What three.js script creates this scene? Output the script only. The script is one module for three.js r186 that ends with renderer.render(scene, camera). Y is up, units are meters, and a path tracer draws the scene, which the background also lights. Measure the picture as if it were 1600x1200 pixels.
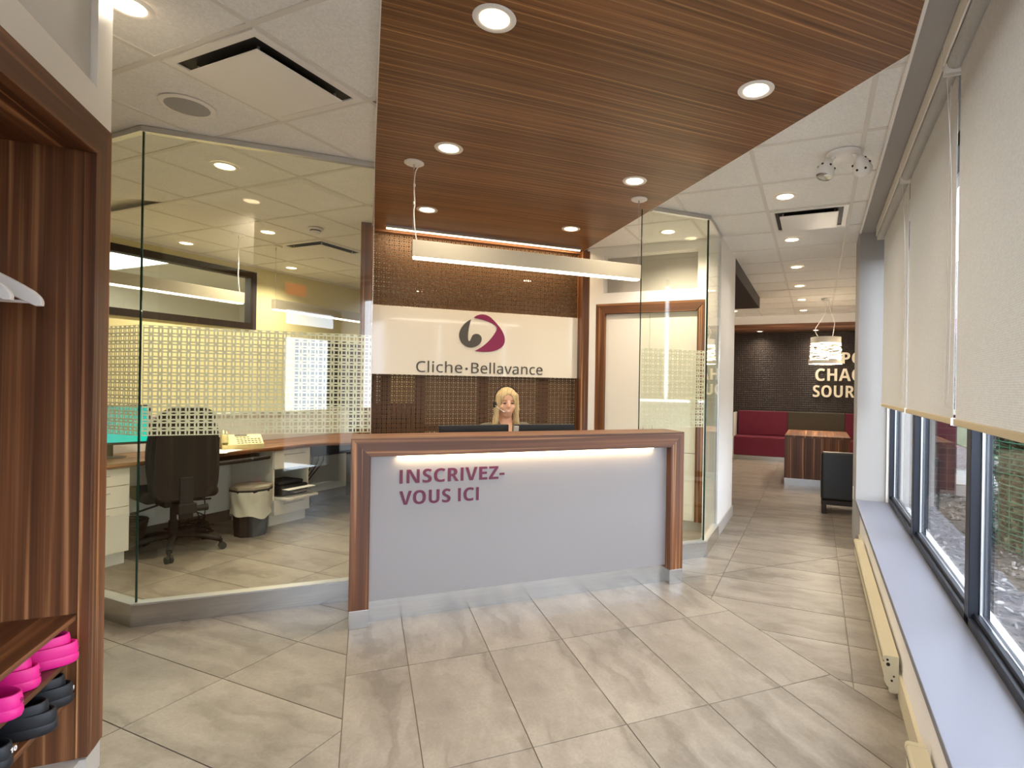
import * as THREE from 'three';
import { RoundedBoxGeometry } from 'three/addons/geometries/RoundedBoxGeometry.js';
import { mergeGeometries, mergeVertices } from 'three/addons/utils/BufferGeometryUtils.js';
import { TextGeometry } from 'three/addons/geometries/TextGeometry.js';
import { FontLoader } from 'three/addons/loaders/FontLoader.js';
import { MarchingCubes } from 'three/addons/objects/MarchingCubes.js';
import { RectAreaLightUniformsLib } from 'three/addons/lights/RectAreaLightUniformsLib.js';
RectAreaLightUniformsLib.init();

// ---------------------------------------------------------------- camera, sky, exposure
const scene = new THREE.Scene();
const EYE = 1.37, FOCAL = 848.2;
const camera = new THREE.PerspectiveCamera(2 * Math.atan(600 / FOCAL) * 180 / Math.PI, 4 / 3, 0.05, 200);
camera.position.set(0, EYE, 0);
camera.rotation.set(0, THREE.MathUtils.degToRad(22.81), THREE.MathUtils.degToRad(0.929), 'YXZ');
camera.setViewOffset(1600, 1200, -118.4, -3, 1600, 1200);
camera.updateProjectionMatrix();
scene.background = new THREE.Color().setRGB(2.2, 2.4, 2.75);        // bright overcast daylight
const renderer = new THREE.WebGLRenderer({ antialias: true });
renderer.toneMapping = THREE.LinearToneMapping;
renderer.toneMappingExposure = 3.65;
renderer.shadowMap.enabled = true;
const WARM = new THREE.Color().setRGB(1, 0.88, 0.72), SOFT = new THREE.Color().setRGB(1, 0.91, 0.78), LED = new THREE.Color().setRGB(1, 0.76, 0.46);
const DOWN = 1.0;                                                    // candela of one recessed downlight

// ---------------------------------------------------------------- helpers
const S = Math.SQRT1_2, Q45 = Math.PI / 4, CEIL = 2.77, WOODY = 2.745;
const dn = (d, n) => [S * (d + n), S * (n - d)];                     // desk axes (along, towards the hall) -> x, z
let seed = 7;
const rnd = () => { seed = (seed * 1664525 + 1013904223) >>> 0; return seed / 4294967296; };
const rr = (a, b) => a + (b - a) * rnd();
const taken = {};
const numbered = (n) => { taken[n] = (taken[n] ?? -1) + 1; return taken[n] ? n + '_' + String(taken[n]).padStart(3, '0') : n; };
function thing(name, label, category, [x, y, z] = [0, 0, 0], turn = 0, group) {
  const o = new THREE.Group(); o.name = numbered(name); scene.add(o);
  o.position.set(x, y, z); o.rotation.y = turn; o.userData = { label, category };
  if (group) o.userData.group = group;
  return o;
}
function setting(name, label, category = 'wall') {
  const o = new THREE.Group(); o.name = numbered(name); scene.add(o);
  o.userData = { label, category, kind: 'structure' };
  return o;
}
function part(name, geo, mat, parent, label) {
  const g = Array.isArray(geo) ? join(geo) : geo;
  const m = new THREE.Mesh(g, mat); m.name = name; parent.add(m);
  if (label) m.userData.label = label;
  return m;
}
function join(list) {
  const l = list.map((g) => { const h = g.index ? g.toNonIndexed() : g.clone(); for (const k of Object.keys(h.attributes)) if (!['position', 'normal', 'uv'].includes(k)) h.deleteAttribute(k); if (!h.attributes.uv) h.setAttribute('uv', new THREE.BufferAttribute(new Float32Array(h.attributes.position.count * 2), 2)); return h; });
  return mergeGeometries(l);
}
function uvm(g, grain = 'y', off = null) {                            // uv in metres, v along the grain
  const p = g.attributes.position, n = g.attributes.normal, uv = new Float32Array(p.count * 2), G = 'xyz'.indexOf(grain);
  const o = off ?? [rnd() * 3, rnd() * 3];
  for (let i = 0; i < p.count; i++) {
    const a = [Math.abs(n.getX(i)), Math.abs(n.getY(i)), Math.abs(n.getZ(i))], q = [p.getX(i), p.getY(i), p.getZ(i)];
    const k = a[0] >= a[1] && a[0] >= a[2] ? 0 : a[1] >= a[2] ? 1 : 2;
    const r = [0, 1, 2].filter((j) => j !== k);
    let u = r[0], v = r[1];
    if (r.includes(G)) { v = G; u = r[0] === G ? r[1] : r[0]; }
    uv[2 * i] = q[u] + o[0]; uv[2 * i + 1] = q[v] + o[1];
  }
  g.setAttribute('uv', new THREE.BufferAttribute(uv, 2));
  return g;
}
function box(x0, x1, y0, y1, z0, z1, grain = 'y', bevel = 0) {
  const w = Math.abs(x1 - x0), h = Math.abs(y1 - y0), d = Math.abs(z1 - z0);
  const g = bevel ? new RoundedBoxGeometry(w, h, d, bevel > 0.008 ? 3 : 1, Math.min(bevel, w / 2.01, h / 2.01, d / 2.01)) : new THREE.BoxGeometry(w, h, d);
  g.translate((x0 + x1) / 2, (y0 + y1) / 2, (z0 + z1) / 2);
  return uvm(g, grain);
}
const V = (x, y, z) => new THREE.Vector3(x, y, z);
function tube(points, r, seg = 24, rad = 6) { return new THREE.TubeGeometry(new THREE.CatmullRomCurve3(points.map((p) => V(...p))), seg, r, rad); }
function cyl(x, y0, y1, z, r0, r1 = r0, seg = 20) { const g = new THREE.CylinderGeometry(r1, r0, y1 - y0, seg); g.translate(x, (y0 + y1) / 2, z); return g; }
function rod(a, b, r, seg = 8, r2 = r) {
  const A = V(...a), B = V(...b), L = A.distanceTo(B), g = new THREE.CylinderGeometry(r2, r, L, seg);
  g.applyQuaternion(new THREE.Quaternion().setFromUnitVectors(V(0, 1, 0), B.clone().sub(A).normalize()));
  g.translate((a[0] + b[0]) / 2, (a[1] + b[1]) / 2, (a[2] + b[2]) / 2);
  return g;
}
function lathe(pts, seg = 28) { return new THREE.LatheGeometry(pts.map((p) => new THREE.Vector2(p[0], p[1])), seg); }
// convex polygon (list of [x,z]) extruded from y0 to y1
function prism(poly, y0, y1) {
  const s = new THREE.Shape(poly.map(([x, z]) => new THREE.Vector2(x, -z)));
  const g = new THREE.ExtrudeGeometry(s, { depth: y1 - y0, bevelEnabled: false });
  g.rotateX(-Math.PI / 2); g.translate(0, y0, 0);
  return g;
}
function clip(poly, a, b, c) {                                        // keep a*x + b*z <= c
  const out = [];
  for (let i = 0; i < poly.length; i++) {
    const p = poly[i], q = poly[(i + 1) % poly.length], dp = a * p[0] + b * p[1] - c, dq = a * q[0] + b * q[1] - c;
    if (dp <= 0) out.push(p);
    if ((dp < 0 && dq > 0) || (dp > 0 && dq < 0)) { const t = dp / (dp - dq); out.push([p[0] + t * (q[0] - p[0]), p[1] + t * (q[1] - p[1])]); }
  }
  return out;
}
const clipAll = (poly, planes) => planes.reduce((p, [a, b, c]) => (p.length > 2 ? clip(p, a, b, c) : p), poly);
const areaOf = (p) => Math.abs(p.reduce((t, a, i) => { const b = p[(i + 1) % p.length]; return t + a[0] * b[1] - b[0] * a[1]; }, 0)) / 2;
const Dle = (v) => [S, -S, v], Dge = (v) => [-S, S, -v], Nle = (v) => [S, S, v], Nge = (v) => [-S, -S, -v];
const Xle = (v) => [1, 0, v], Xge = (v) => [-1, 0, -v], Zle = (v) => [0, 1, v], Zge = (v) => [0, -1, -v];

const font = await new FontLoader().loadAsync('fonts/droid/droid_sans_bold.typeface.json');
const fontR = await new FontLoader().loadAsync('fonts/droid/droid_sans_regular.typeface.json');
function letters(str, f, x0, x1, y0, y1, z, depth) {                  // fitted into the box x0..x1, cap height y0..y1
  const chars = []; let pen = 0;
  for (const ch of str) {
    const adv = ch === 'I' ? (f === font ? 0.44 : 0.3) : f.data.glyphs[ch].ha / f.data.resolution;
    if (ch === 'I') { const w = f === font ? 0.2 : 0.1, c = f.data.glyphs.E, e = new TextGeometry('E', { font: f, size: 1, depth: 1 }); e.computeBoundingBox(); chars.push(new THREE.BoxGeometry(w, e.boundingBox.max.y, 1).translate(pen + adv / 2, e.boundingBox.max.y / 2, 0.5)); }
    else if (ch !== ' ') chars.push(new TextGeometry(ch, { font: f, size: 1, depth: 1, curveSegments: 5, bevelEnabled: false }).translate(pen, 0, 0));
    pen += adv;
  }
  const g = join(chars); g.computeBoundingBox();
  const cap = new TextGeometry('E', { font: f, size: 1, depth: 1 }); cap.computeBoundingBox();
  const b = g.boundingBox, sx = x1 === null ? (y1 - y0) / cap.boundingBox.max.y : (x1 - x0) / (b.max.x - b.min.x), sy = (y1 - y0) / cap.boundingBox.max.y;
  g.translate(-b.min.x, 0, 0); g.scale(sx, sy, depth); g.translate(x0, y0, z);
  return g;
}

// ---------------------------------------------------------------- procedural textures
function hash(x, y, k = 0) { let h = (x * 374761393 + y * 668265263 + k * 974634777) | 0; h = Math.imul(h ^ (h >>> 13), 1274126177); return ((h ^ (h >>> 16)) >>> 0) / 4294967296; }
function vnoise(x, y, px, py, k) {
  const xi = Math.floor(x), yi = Math.floor(y), fx = x - xi, fy = y - yi, sx = fx * fx * (3 - 2 * fx), sy = fy * fy * (3 - 2 * fy);
  const m = (a, n) => ((a % n) + n) % n;
  const a = hash(m(xi, px), m(yi, py), k), b = hash(m(xi + 1, px), m(yi, py), k), c = hash(m(xi, px), m(yi + 1, py), k), d = hash(m(xi + 1, px), m(yi + 1, py), k);
  return (a + (b - a) * sx) * (1 - sy) + (c + (d - c) * sx) * sy;
}
function fbm(x, y, px, py, k, oct = 4) { let s = 0, a = 0.5, t = 0; for (let i = 0; i < oct; i++) { s += a * vnoise(x, y, px, py, k + i); t += a; a *= 0.5; x *= 2; y *= 2; px *= 2; py *= 2; } return s / t; }
const mixc = (a, b, t) => [a[0] + (b[0] - a[0]) * t, a[1] + (b[1] - a[1]) * t, a[2] + (b[2] - a[2]) * t];
const cl = (t) => Math.max(0, Math.min(1, t));
function tex(w, h, fn, srgb = true, repeat = [1, 1]) {
  const d = new Uint8Array(w * h * 4);
  for (let j = 0; j < h; j++) for (let i = 0; i < w; i++) { const c = fn(i / w, j / h, i, j), o = 4 * (j * w + i); d[o] = c[0]; d[o + 1] = c[1]; d[o + 2] = c[2]; d[o + 3] = 255; }
  const t = new THREE.DataTexture(d, w, h); t.magFilter = THREE.LinearFilter; t.minFilter = THREE.LinearMipmapLinearFilter; t.generateMipmaps = true;
  t.wrapS = t.wrapT = THREE.RepeatWrapping; if (srgb) t.colorSpace = THREE.SRGBColorSpace; t.repeat.set(...repeat); t.needsUpdate = true;
  return t;
}
function woodTexture(dark, mid, light, k, rep, cells = 40) {
  return tex(512, 1024, (u, v) => {
    const w = u + 0.012 * (fbm(u * 4, v * 3, 4, 3, k + 50, 2) - 0.5);
    const broad = fbm(w * cells / 3, v * 2, Math.round(cells / 3), 2, k, 2), stripe = fbm(w * cells, v * 2, cells, 2, k + 9, 2), fine = fbm(w * cells * 6, v * 6, cells * 6, 6, k + 20, 2);
    let c = mixc(dark, mid, cl((broad - 0.25) * 1.5));
    c = mixc(c, light, cl((stripe - 0.60) * 5) * 0.85);
    c = mixc(c, dark, cl((0.40 - stripe) * 4) * 0.75);
    const f = 0.84 + 0.32 * fine;
    return [c[0] * f, c[1] * f, c[2] * f];
  }, true, rep);
}
const WOOD = woodTexture([86, 50, 27], [140, 91, 56], [200, 146, 98], 3, [1 / 0.62, 1 / 2.6]);
const WOODC = tex(512, 1024, (u, v) => {
  const w = u + 0.004 * (fbm(u * 5, v * 4, 5, 4, 71, 2) - 0.5), cells = 20, q = w * cells, i = Math.floor(q), off = 0.2 + 0.6 * hash(((i % cells) + cells) % cells, 3, 12), d = Math.abs(q - i - off);
  const broad = fbm(w * 16, v * 2, 16, 2, 72, 2), fine = fbm(w * 150, v * 5, 150, 5, 73, 2), str = 0.45 + 0.55 * hash(((i % cells) + cells) % cells, 9, 13), fade = 0.6 + 0.4 * fbm(w * 20, v * 6, 20, 6, 74, 2);
  let c = mixc([118, 78, 44], [142, 95, 56], cl((broad - 0.25) * 1.8));
  c = mixc(c, [208, 160, 108], cl(1 - d / 0.13) * str * fade);
  c = mixc(c, [84, 50, 24], cl((0.42 - fine) * 3) * 0.6);
  const f = 0.86 + 0.28 * fine;
  return [c[0] * f, c[1] * f, c[2] * f];
}, true, [1 / 0.9, 1 / 2.6]);
const tileMaps = [0, 1, 2, 3, 4, 5].map((k) => tex(384, 192, (u, v) => {
  const wx = fbm(u * 3, v * 3, 3, 3, 100 + k * 7, 4), wy = fbm(u * 3, v * 3, 3, 3, 200 + k * 7, 4);
  const vein = fbm((u * 1 + (wx - 0.5) * 1.3) * 2 + 8, (v * 4 + (wy - 0.5) * 2.2) + 8, 64, 64, 300 + k, 4), fine = fbm(u * 90, v * 60, 90, 60, 400 + k, 2), cloud = fbm(u * 4, v * 3, 4, 3, 500 + k, 4);
  let c = mixc([148, 138, 125], [128, 118, 106], cl((cloud - 0.3) * 1.7));
  c = mixc(c, [105, 95, 83], cl((vein - 0.54) * 5) * 0.55);
  c = mixc(c, [166, 156, 142], cl((0.43 - vein) * 5) * 0.42);
  const f = 0.95 + 0.1 * fine;
  return [c[0] * f, c[1] * f, c[2] * f];
}));
const tileBump = tex(384, 192, (u, v) => { const n = fbm(u * 50, v * 30, 50, 30, 700, 3) * 255; return [n, n, n]; }, false);
const ceilMap = tex(256, 256, (u, v) => { const f = fbm(u * 90, v * 90, 90, 90, 60, 2), g = fbm(u * 5, v * 5, 5, 5, 61, 2); const b = 243 + 10 * (f - 0.5) * 2 + 5 * (g - 0.5); return [b, b - 2, b - 7]; }, true, [1 / 0.6, 1 / 0.6]);
const steelMap = tex(64, 512, (u, v) => { const b = 196 + 26 * (fbm(u * 2, v * 200, 2, 200, 80, 2) - 0.5); return [b, b, b - 2]; }, true, [1 / 0.5, 1 / 0.3]);
const fabricMap = tex(256, 256, (u, v) => { const a = Math.sin(v * Math.PI * 2 * 64), n = fbm(u * 60, v * 128, 60, 128, 90, 2), b = 214 + 7 * a + 22 * (n - 0.5); return [b, b - 5, b - 15]; }, true, [1 / 0.45, 1 / 0.45]);
const clothBump = tex(256, 256, (u, v) => { const b = 128 + 60 * Math.sin(u * Math.PI * 2 * 64) * Math.sin(v * Math.PI * 2 * 64) + 60 * (fbm(u * 64, v * 64, 64, 64, 95, 2) - 0.5); return [b, b, b]; }, false, [1 / 0.2, 1 / 0.2]);
const wallBump = tex(256, 256, (u, v) => { const b = fbm(u * 80, v * 80, 80, 80, 97, 3) * 255; return [b, b, b]; }, false, [1 / 0.5, 1 / 0.5]);
const padMap = tex(256, 256, (u, v) => { const x = (u * 8) % 1, y = (v * 8) % 1, e = Math.min(x, 1 - x, y, 1 - y), b = e < 0.13 ? 0.72 : 1, n = 0.92 + 0.16 * fbm(u * 60, v * 60, 60, 60, 33, 2); return [50 * b * n, 36 * b * n, 27 * b * n]; }, true, [1 / 0.34, 1 / 0.34]);
const padBump = tex(256, 256, (u, v) => { const x = (u * 8) % 1, y = (v * 8) % 1, e = Math.min(x, 1 - x, y, 1 - y), b = 255 * cl((e - 0.04) / 0.16); return [b, b, b]; }, false, [1 / 0.34, 1 / 0.34]);

// ---------------------------------------------------------------- materials
const std = (color, roughness = 0.6, metalness = 0, more = {}) => new THREE.MeshStandardMaterial({ color, roughness, metalness, ...more });
const phys = (o) => new THREE.MeshPhysicalMaterial(o);
const M = {
  wood: std(0xffffff, 0.42, 0, { map: WOOD }), woodCeil: std(0xffffff, 0.4, 0, { map: WOODC }),
  white: std(0xece6da, 0.35), wall: std(0xf0ece6, 0.85, 0, { bumpMap: wallBump, bumpScale: 0.0006 }), cream: std(0xf0e3ac, 0.85, 0, { bumpMap: wallBump, bumpScale: 0.0006 }),
  bulkhead: std(0xa5a09a, 0.9, 0, { bumpMap: wallBump, bumpScale: 0.0006 }), grey: std(0xb7b1a8, 0.7),
  ceil: std(0xffffff, 0.95, 0, { map: ceilMap }), grid: std(0xe4dfd6, 0.6), trim: std(0xf2eee8, 0.4),
  grout: std(0x8d8375, 0.9), steel: std(0xffffff, 0.22, 0.95, { map: steelMap }), alu: std(0xc9c9c8, 0.35, 0.9), chrome: std(0xd8d8d8, 0.15, 1),
  sill: std(0x73737c, 0.45), black: std(0x14120f, 0.55), blackSoft: std(0x1d1814, 0.9, 0, { bumpMap: clothBump, bumpScale: 0.001 }), rubber: std(0x1a1917, 0.7), darkFrame: std(0x23262e, 0.4, 0.4), bronze: std(0x2b2018, 0.5, 0.2),
  leather: phys({ color: 0x17140f, roughness: 0.42, clearcoat: 0.2, clearcoatRoughness: 0.4 }),
  glass: phys({ color: new THREE.Color().setRGB(0.975, 0.992, 0.94), roughness: 0, transmission: 1, thickness: 0, ior: 1.5 }),
  winGlass: phys({ color: new THREE.Color().setRGB(0.95, 0.97, 0.98), roughness: 0, transmission: 1, thickness: 0, ior: 1.5 }),
  edge: std(0x16352a, 0.2), film: phys({ color: 0xf6f5ea, roughness: 0.9, transmission: 0.5, thickness: 0 }),
  lattice: std(0x5c3f24, 0.5, 0.1), signWhite: phys({ color: 0xf1e9d8, roughness: 0.25, clearcoat: 0.8, clearcoatRoughness: 0.06 }),
  plum: std(0x8d1f54, 0.45), plumText: std(0x5c0f34, 0.45), slate: std(0x55524c, 0.5), cream2: std(0xf4e9cf, 0.5),
  panel: phys({ color: 0x95908f, roughness: 0.3, clearcoat: 0.5, clearcoatRoughness: 0.25 }),
  blind: phys({ color: 0xffffff, roughness: 1, map: fabricMap, transmission: 0.42, thickness: 0, bumpMap: clothBump, bumpScale: 0.0008 }), blindHem: std(0xd8c6a0, 0.6), vinyl: std(0xe9e3d6, 0.45),
  lampBody: std(0xcdc3ab, 0.5), enamel: std(0xd3c8a8, 0.45), red: std(0x650e28, 0.75, 0, { bumpMap: clothBump, bumpScale: 0.001 }), taupe: std(0x453c2e, 0.85, 0, { bumpMap: clothBump, bumpScale: 0.001 }),
  pad: std(0xffffff, 0.5, 0, { map: padMap, bumpMap: padBump, bumpScale: 0.006 }), skin: std(0xebb593, 0.5), lips: std(0x9c4746, 0.4), teeth: std(0xf2ece2, 0.3), jacket: std(0x77725f, 0.85, 0, { bumpMap: clothBump, bumpScale: 0.001 }),
  pink: std(0xe01f86, 0.5), clog: std(0x1a1c20, 0.55),
  phone: std(0xe8d99c, 0.5), paper: std(0xf3efe2, 0.8), bag: phys({ color: 0xe6e0cc, roughness: 0.6, transmission: 0.25, thickness: 0 }), lid: std(0x9b9280, 0.5), deskTop: std(0xffffff, 0.4, 0, { map: WOOD }),
};
const glow = (r, g, b) => new THREE.MeshStandardMaterial({ color: 0x111111, roughness: 1, emissive: new THREE.Color().setRGB(r, g, b), emissiveIntensity: 1 });
M.lens = glow(3, 2.2, 1.3); M.tubeLight = glow(2.4, 2.1, 1.6); M.ledStrip = glow(3, 2.3, 1.4); M.panelLight = glow(1.6, 1.6, 1.45); M.exitRed = glow(0.7, 0.05, 0.03); M.bulb = glow(2.4, 1.7, 0.9);

// ================================================================ THE SETTING
// ---- floor: 40 x 80 cm porcelain in three fields
const floor = setting('floor', 'beige grey porcelain tile floor with soft veining', 'floor');
part('tile_bed', box(-6.6, 0.75, -0.16, -0.006, -11.5, 1.0), M.grout, floor);
const tileMats = tileMaps.map((m) => std(0xffffff, 0.38, 0, { map: m, bumpMap: tileBump, bumpScale: 0.0004 }));
{
  const TW = 0.79, TH = 0.395, gap = 0.0022, cache = {};
  const addTile = (poly, tilePoly, at, turn, full) => {
    let g;
    if (full && cache[turn]) g = cache[turn];
    else {
      g = prism(poly.map(([x, z]) => [x, z]), -0.012, 0);
      const p = g.attributes.position, uv = new Float32Array(p.count * 2);
      for (let i = 0; i < p.count; i++) { uv[2 * i] = p.getX(i) / TW + 0.5; uv[2 * i + 1] = p.getZ(i) / TH + 0.5; }
      g.setAttribute('uv', new THREE.BufferAttribute(uv, 2));
      if (full) cache[turn] = g;
    }
    const m = part('floor_tile', g, tileMats[Math.floor(rnd() * 6)], floor);
    m.position.set(at[0], 0, at[1]); m.rotation.y = turn;
  };
  const field = (cx0, cz0, i0, i1, j0, j1, planes, turn) => {
    for (let i = i0; i <= i1; i++) for (let j = j0; j <= j1; j++) {
      const lx = cx0 + i * TW, lz = cz0 + j * TH;                       // field coordinates of the tile's centre
      const rect = [[-TW / 2 + gap, -TH / 2 + gap], [TW / 2 - gap, -TH / 2 + gap], [TW / 2 - gap, TH / 2 - gap], [-TW / 2 + gap, TH / 2 - gap]];
      const c = Math.cos(turn), s = Math.sin(turn), W = (x, z) => [c * x + s * z, -s * x + c * z];
      const at = W(lx, lz);
      const world = rect.map(([x, z]) => { const q = W(x, z); return [q[0] + at[0], q[1] + at[1]]; });
      const cut = clipAll(world, planes);
      if (cut.length < 3 || areaOf(cut) < 0.0008) continue;
      const full = Math.abs(areaOf(cut) - areaOf(world)) < 1e-6;
      const local = full ? rect : cut.map(([x, z]) => { const a = x - at[0], b = z - at[1]; return [c * a - s * b, s * a + c * b]; });
      addTile(local, null, at, turn, full);
    }
  };
  const g = 0.0022;
  // field in front of the desk, turned with it (long side runs away from the desk)
  const midPlanes = [Dge(-0.07 + g), Dle(2.09 - g), Nge(-3.34), Xle(0.37), Zle(0.3)];
  // turned by 45 + 90 degrees: field x runs along -N, field z along D
  field(2.76 - 0.395, 0.4065, -3, 1, -2, 5, midPlanes, Q45 + Math.PI / 2);
  field(-2.49 - 0.395, -1.655 - 0.1975, -4, 4, -10, 5, [Dle(-0.07 - g), Xge(-5.5), Zle(0.3), Zge(-5.4)], 0);
  field(-2.49 - 0.395, -1.655 - 0.1975, -4, 3, -9, 4, [Dle(1.0), Dge(-0.07), Nle(-3.345), Xge(-5.5), Zge(-5.4)], 0);
  field(0.18 - 0.395, -1.655 - 0.1975, -2, 1, -24, 0, [Dge(2.09 + g), Nge(-3.34), Xle(0.70), Zge(-11.3)], 0);
  field(0.18 - 0.395, -1.655 - 0.1975, -1, 1, -24, 0, [Dge(1.0 + g), Nle(-3.345), Xle(0.70), Zge(-11.3), Xge(-1.5)], 0);
}

// ---- ceiling: lay-in tiles, metal grid, walnut panel
const ceiling = setting('ceiling', 'white lay-in tile ceiling with a diagonal walnut panel', 'ceiling');
part('ceiling_slab', box(-6.6, 0.75, CEIL + 0.05, CEIL + 0.2, -11.5, 1.0), M.white, ceiling);
{
  const bars = [];
  const lay = (x0, px, z0, pz, planes, xr, zr) => {
    const xs = [], zs = [];
    for (let i = xr[0]; i <= xr[1]; i++) xs.push(x0 + i * px);
    for (let j = zr[0]; j <= zr[1]; j++) zs.push(z0 + j * pz);
    let shared = null;
    for (const a of xs) for (const b of zs) {
      const e = 0.012, rect = [[a + e, b + e], [a + px - e, b + e], [a + px - e, b + pz - e], [a + e, b + pz - e]], cut = clipAll(rect, planes);
      if (cut.length < 3 || areaOf(cut) < 0.003) continue;
      const full = Math.abs(areaOf(cut) - areaOf(rect)) < 1e-6;
      let gm;
      if (full && shared) gm = shared;
      else { gm = uvm(prism(cut.map(([x, z]) => [x - a, z - b]), CEIL + 0.004, CEIL + 0.016), 'x', [0, 0]); if (full) shared = gm; }
      const m = part('ceiling_tile', gm, M.ceil, ceiling); m.position.set(a, 0, b);
    }
    const X0 = xs[0], X1 = xs.at(-1) + px, Z0 = zs[0], Z1 = zs.at(-1) + pz;
    for (const a of [...xs, X1]) { const c = clipAll([[a - 0.012, Z0], [a + 0.012, Z0], [a + 0.012, Z1], [a - 0.012, Z1]], planes); if (c.length > 2 && areaOf(c) > 1e-4) bars.push(prism(c, CEIL, CEIL + 0.006)); }
    for (const b of [...zs, Z1]) { const c = clipAll([[X0, b - 0.012], [X1, b - 0.012], [X1, b + 0.012], [X0, b + 0.012]], planes); if (c.length > 2 && areaOf(c) > 1e-4) bars.push(prism(c, CEIL - 0.0006, CEIL + 0.006)); }
  };
  lay(-2.07 - 8 * 0.61, 0.61, -3.885 - 7 * 0.61, 0.61, [Dle(0.03), Nge(-5.28), Xge(-6.45), Zle(0.8)], [0, 9], [0, 14]);
  lay(-2.07 - 8 * 0.61, 0.61, -3.885 - 7 * 0.61, 0.61, [Nle(-5.285), Xle(-2.3), Xge(-6.45), Zge(-7.6)], [0, 8], [0, 8]);
  lay(-0.375, 0.6, -3.885, 0.61, [Dge(2.03), Xge(-2.3), Xle(0.70), Zge(-10.95)], [-4, 1], [-12, 3]);
  part('ceiling_grid', bars, M.grid, ceiling, 'white metal grid between the tiles');
  const strip = clipAll([dn(0.03, -5.3), dn(2.03, -5.3), dn(2.03, 1.6), dn(0.03, 1.6)], [Xle(0.34), Zle(0.8)]);
  const g = prism(strip, WOODY, CEIL + 0.03), p = g.attributes.position, uv = new Float32Array(p.count * 2);
  for (let i = 0; i < p.count; i++) { const x = p.getX(i), z = p.getZ(i); uv[2 * i] = S * (x + z); uv[2 * i + 1] = S * (x - z); }
  g.setAttribute('uv', new THREE.BufferAttribute(uv, 2));
  part('walnut_panel', g, M.woodCeil, ceiling, 'walnut laminate panel with grain running across');
  const edge = (d) => prism(clipAll([dn(d, -5.3), dn(d + 0.004, -5.3), dn(d + 0.004, 1.6), dn(d, 1.6)], [Xle(0.34), Zle(0.8)]), WOODY - 0.001, CEIL + 0.004);
  part('panel_edge', edge(2.03), M.trim, ceiling, 'thin white edge strip of the walnut panel');
  part('panel_edge', edge(0.026), M.trim, ceiling, 'thin white edge strip of the walnut panel');
}

// ---- window wall
const wallWin = setting('wall_right', 'low wall under the long windows with grey pier and bulkhead');
const ZP = -5.3;                                                      // face of the pier at the far end of the windows
part('apron', box(0.37, 0.74, -0.15, 0.385, ZP, 0.95), M.wall, wallWin);
part('pier', box(0.335, 0.74, -0.15, 2.95, -5.75, ZP), M.bulkhead, wallWin, 'grey pier beside the windows');
part('waiting_side', box(0.70, 0.8, -0.15, 2.95, -11.5, -5.75), M.wall, wallWin);
part('lintel', box(0.60, 0.74, 2.55, 2.95, ZP, 0.95), M.wall, wallWin);
part('bulkhead', box(0.34, 0.62, WOODY, 2.95, ZP, 0.95), M.bulkhead, wallWin, 'grey bulkhead over the blinds');
part('bulkhead_trim', [box(0.332, 0.345, WOODY - 0.004, WOODY + 0.022, ZP, 0.8)], M.trim, wallWin);
part('end_jamb', box(0.565, 0.60, 0.41, 2.6, ZP - 0.001, ZP + 0.018), M.trim, wallWin);
const sillO = setting('trim_1', 'pale grey laminate window sill running along the windows', 'window sill');
part('sill_board', box(0.333, 0.60, 0.383, 0.412, ZP, 0.9, 'z', 0.004), M.sill, sillO);
const bb = setting('baseboard_right', 'cream baseboard along the window wall', 'baseboard');
part('baseboard', box(0.357, 0.37, 0, 0.11, ZP, 0.9), M.enamel, bb);
const muls = [ZP, -4.06, -2.68, -1.28, 0.12, 0.95];
for (let i = 0; i < 4; i++) {
  const z0 = muls[i], z1 = muls[i + 1], w = setting('window_' + (i + 1), ['window bay beside the grey pier', 'window bay looking out on the brick wall', 'window bay looking out on the netted shrub', 'window bay beside the entrance'][i] + ' with dark metal frame', 'window');
  part('bottom_rail', [box(0.585, 0.66, 0.412, 0.452, z0, z1, 'z', 0.003), box(0.604, 0.628, 0.452, 0.472, z0 + 0.03, z1 - 0.03, 'z', 0.003)], M.darkFrame, w);
  part('top_rail', box(0.585, 0.66, 2.5, 2.56, z0, z1, 'z'), M.darkFrame, w);
  part('mullion', box(0.585, 0.66, 0.412, 2.56, z0 - (i ? 0.035 : 0), z0 + 0.035, 'y', 0.003), M.darkFrame, w);
  part('glazing_bead', [box(0.622, 0.630, 0.472, 2.5, z0 + 0.035, z0 + 0.047), box(0.622, 0.630, 0.464, 0.472, z0 + 0.035, z1 - 0.04)], M.alu, w);
  part('pane', box(0.628, 0.634, 0.46, 2.51, z0 + 0.03, z1 - 0.03), M.winGlass, w);
}
// ---- walls of the office, the rear room, the waiting corner and the entrance
const wOff = setting('wall_left', 'cream office wall with a long high window in black frame');
const WX = -6.45;
part('wall_plaster', [box(WX - 0.15, WX, -0.15, 2.0, -7.75, 1.0), box(WX - 0.15, WX, 2.71, 2.95, -7.75, 1.0), box(WX - 0.15, WX, 2.0, 2.71, -7.75, -4.62), box(WX - 0.15, WX, 2.0, 2.71, 0.2, 1.0)], M.cream, wOff);
const wOffWin = setting('window_5', 'long high interior window with a black frame in the cream wall', 'window');
part('frame', [box(WX - 0.09, WX + 0.02, 2.0, 2.075, -4.62, 0.2), box(WX - 0.09, WX + 0.02, 2.635, 2.71, -4.62, 0.2), box(WX - 0.09, WX + 0.02, 2.075, 2.635, -4.62, -4.545)], M.bronze, wOffWin);
part('pane', box(WX - 0.06, WX - 0.054, 2.07, 2.64, -4.55, 0.2), M.winGlass, wOffWin);
const rm = setting('wall_far_left', 'pale wall of the room behind the high office window');
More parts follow.
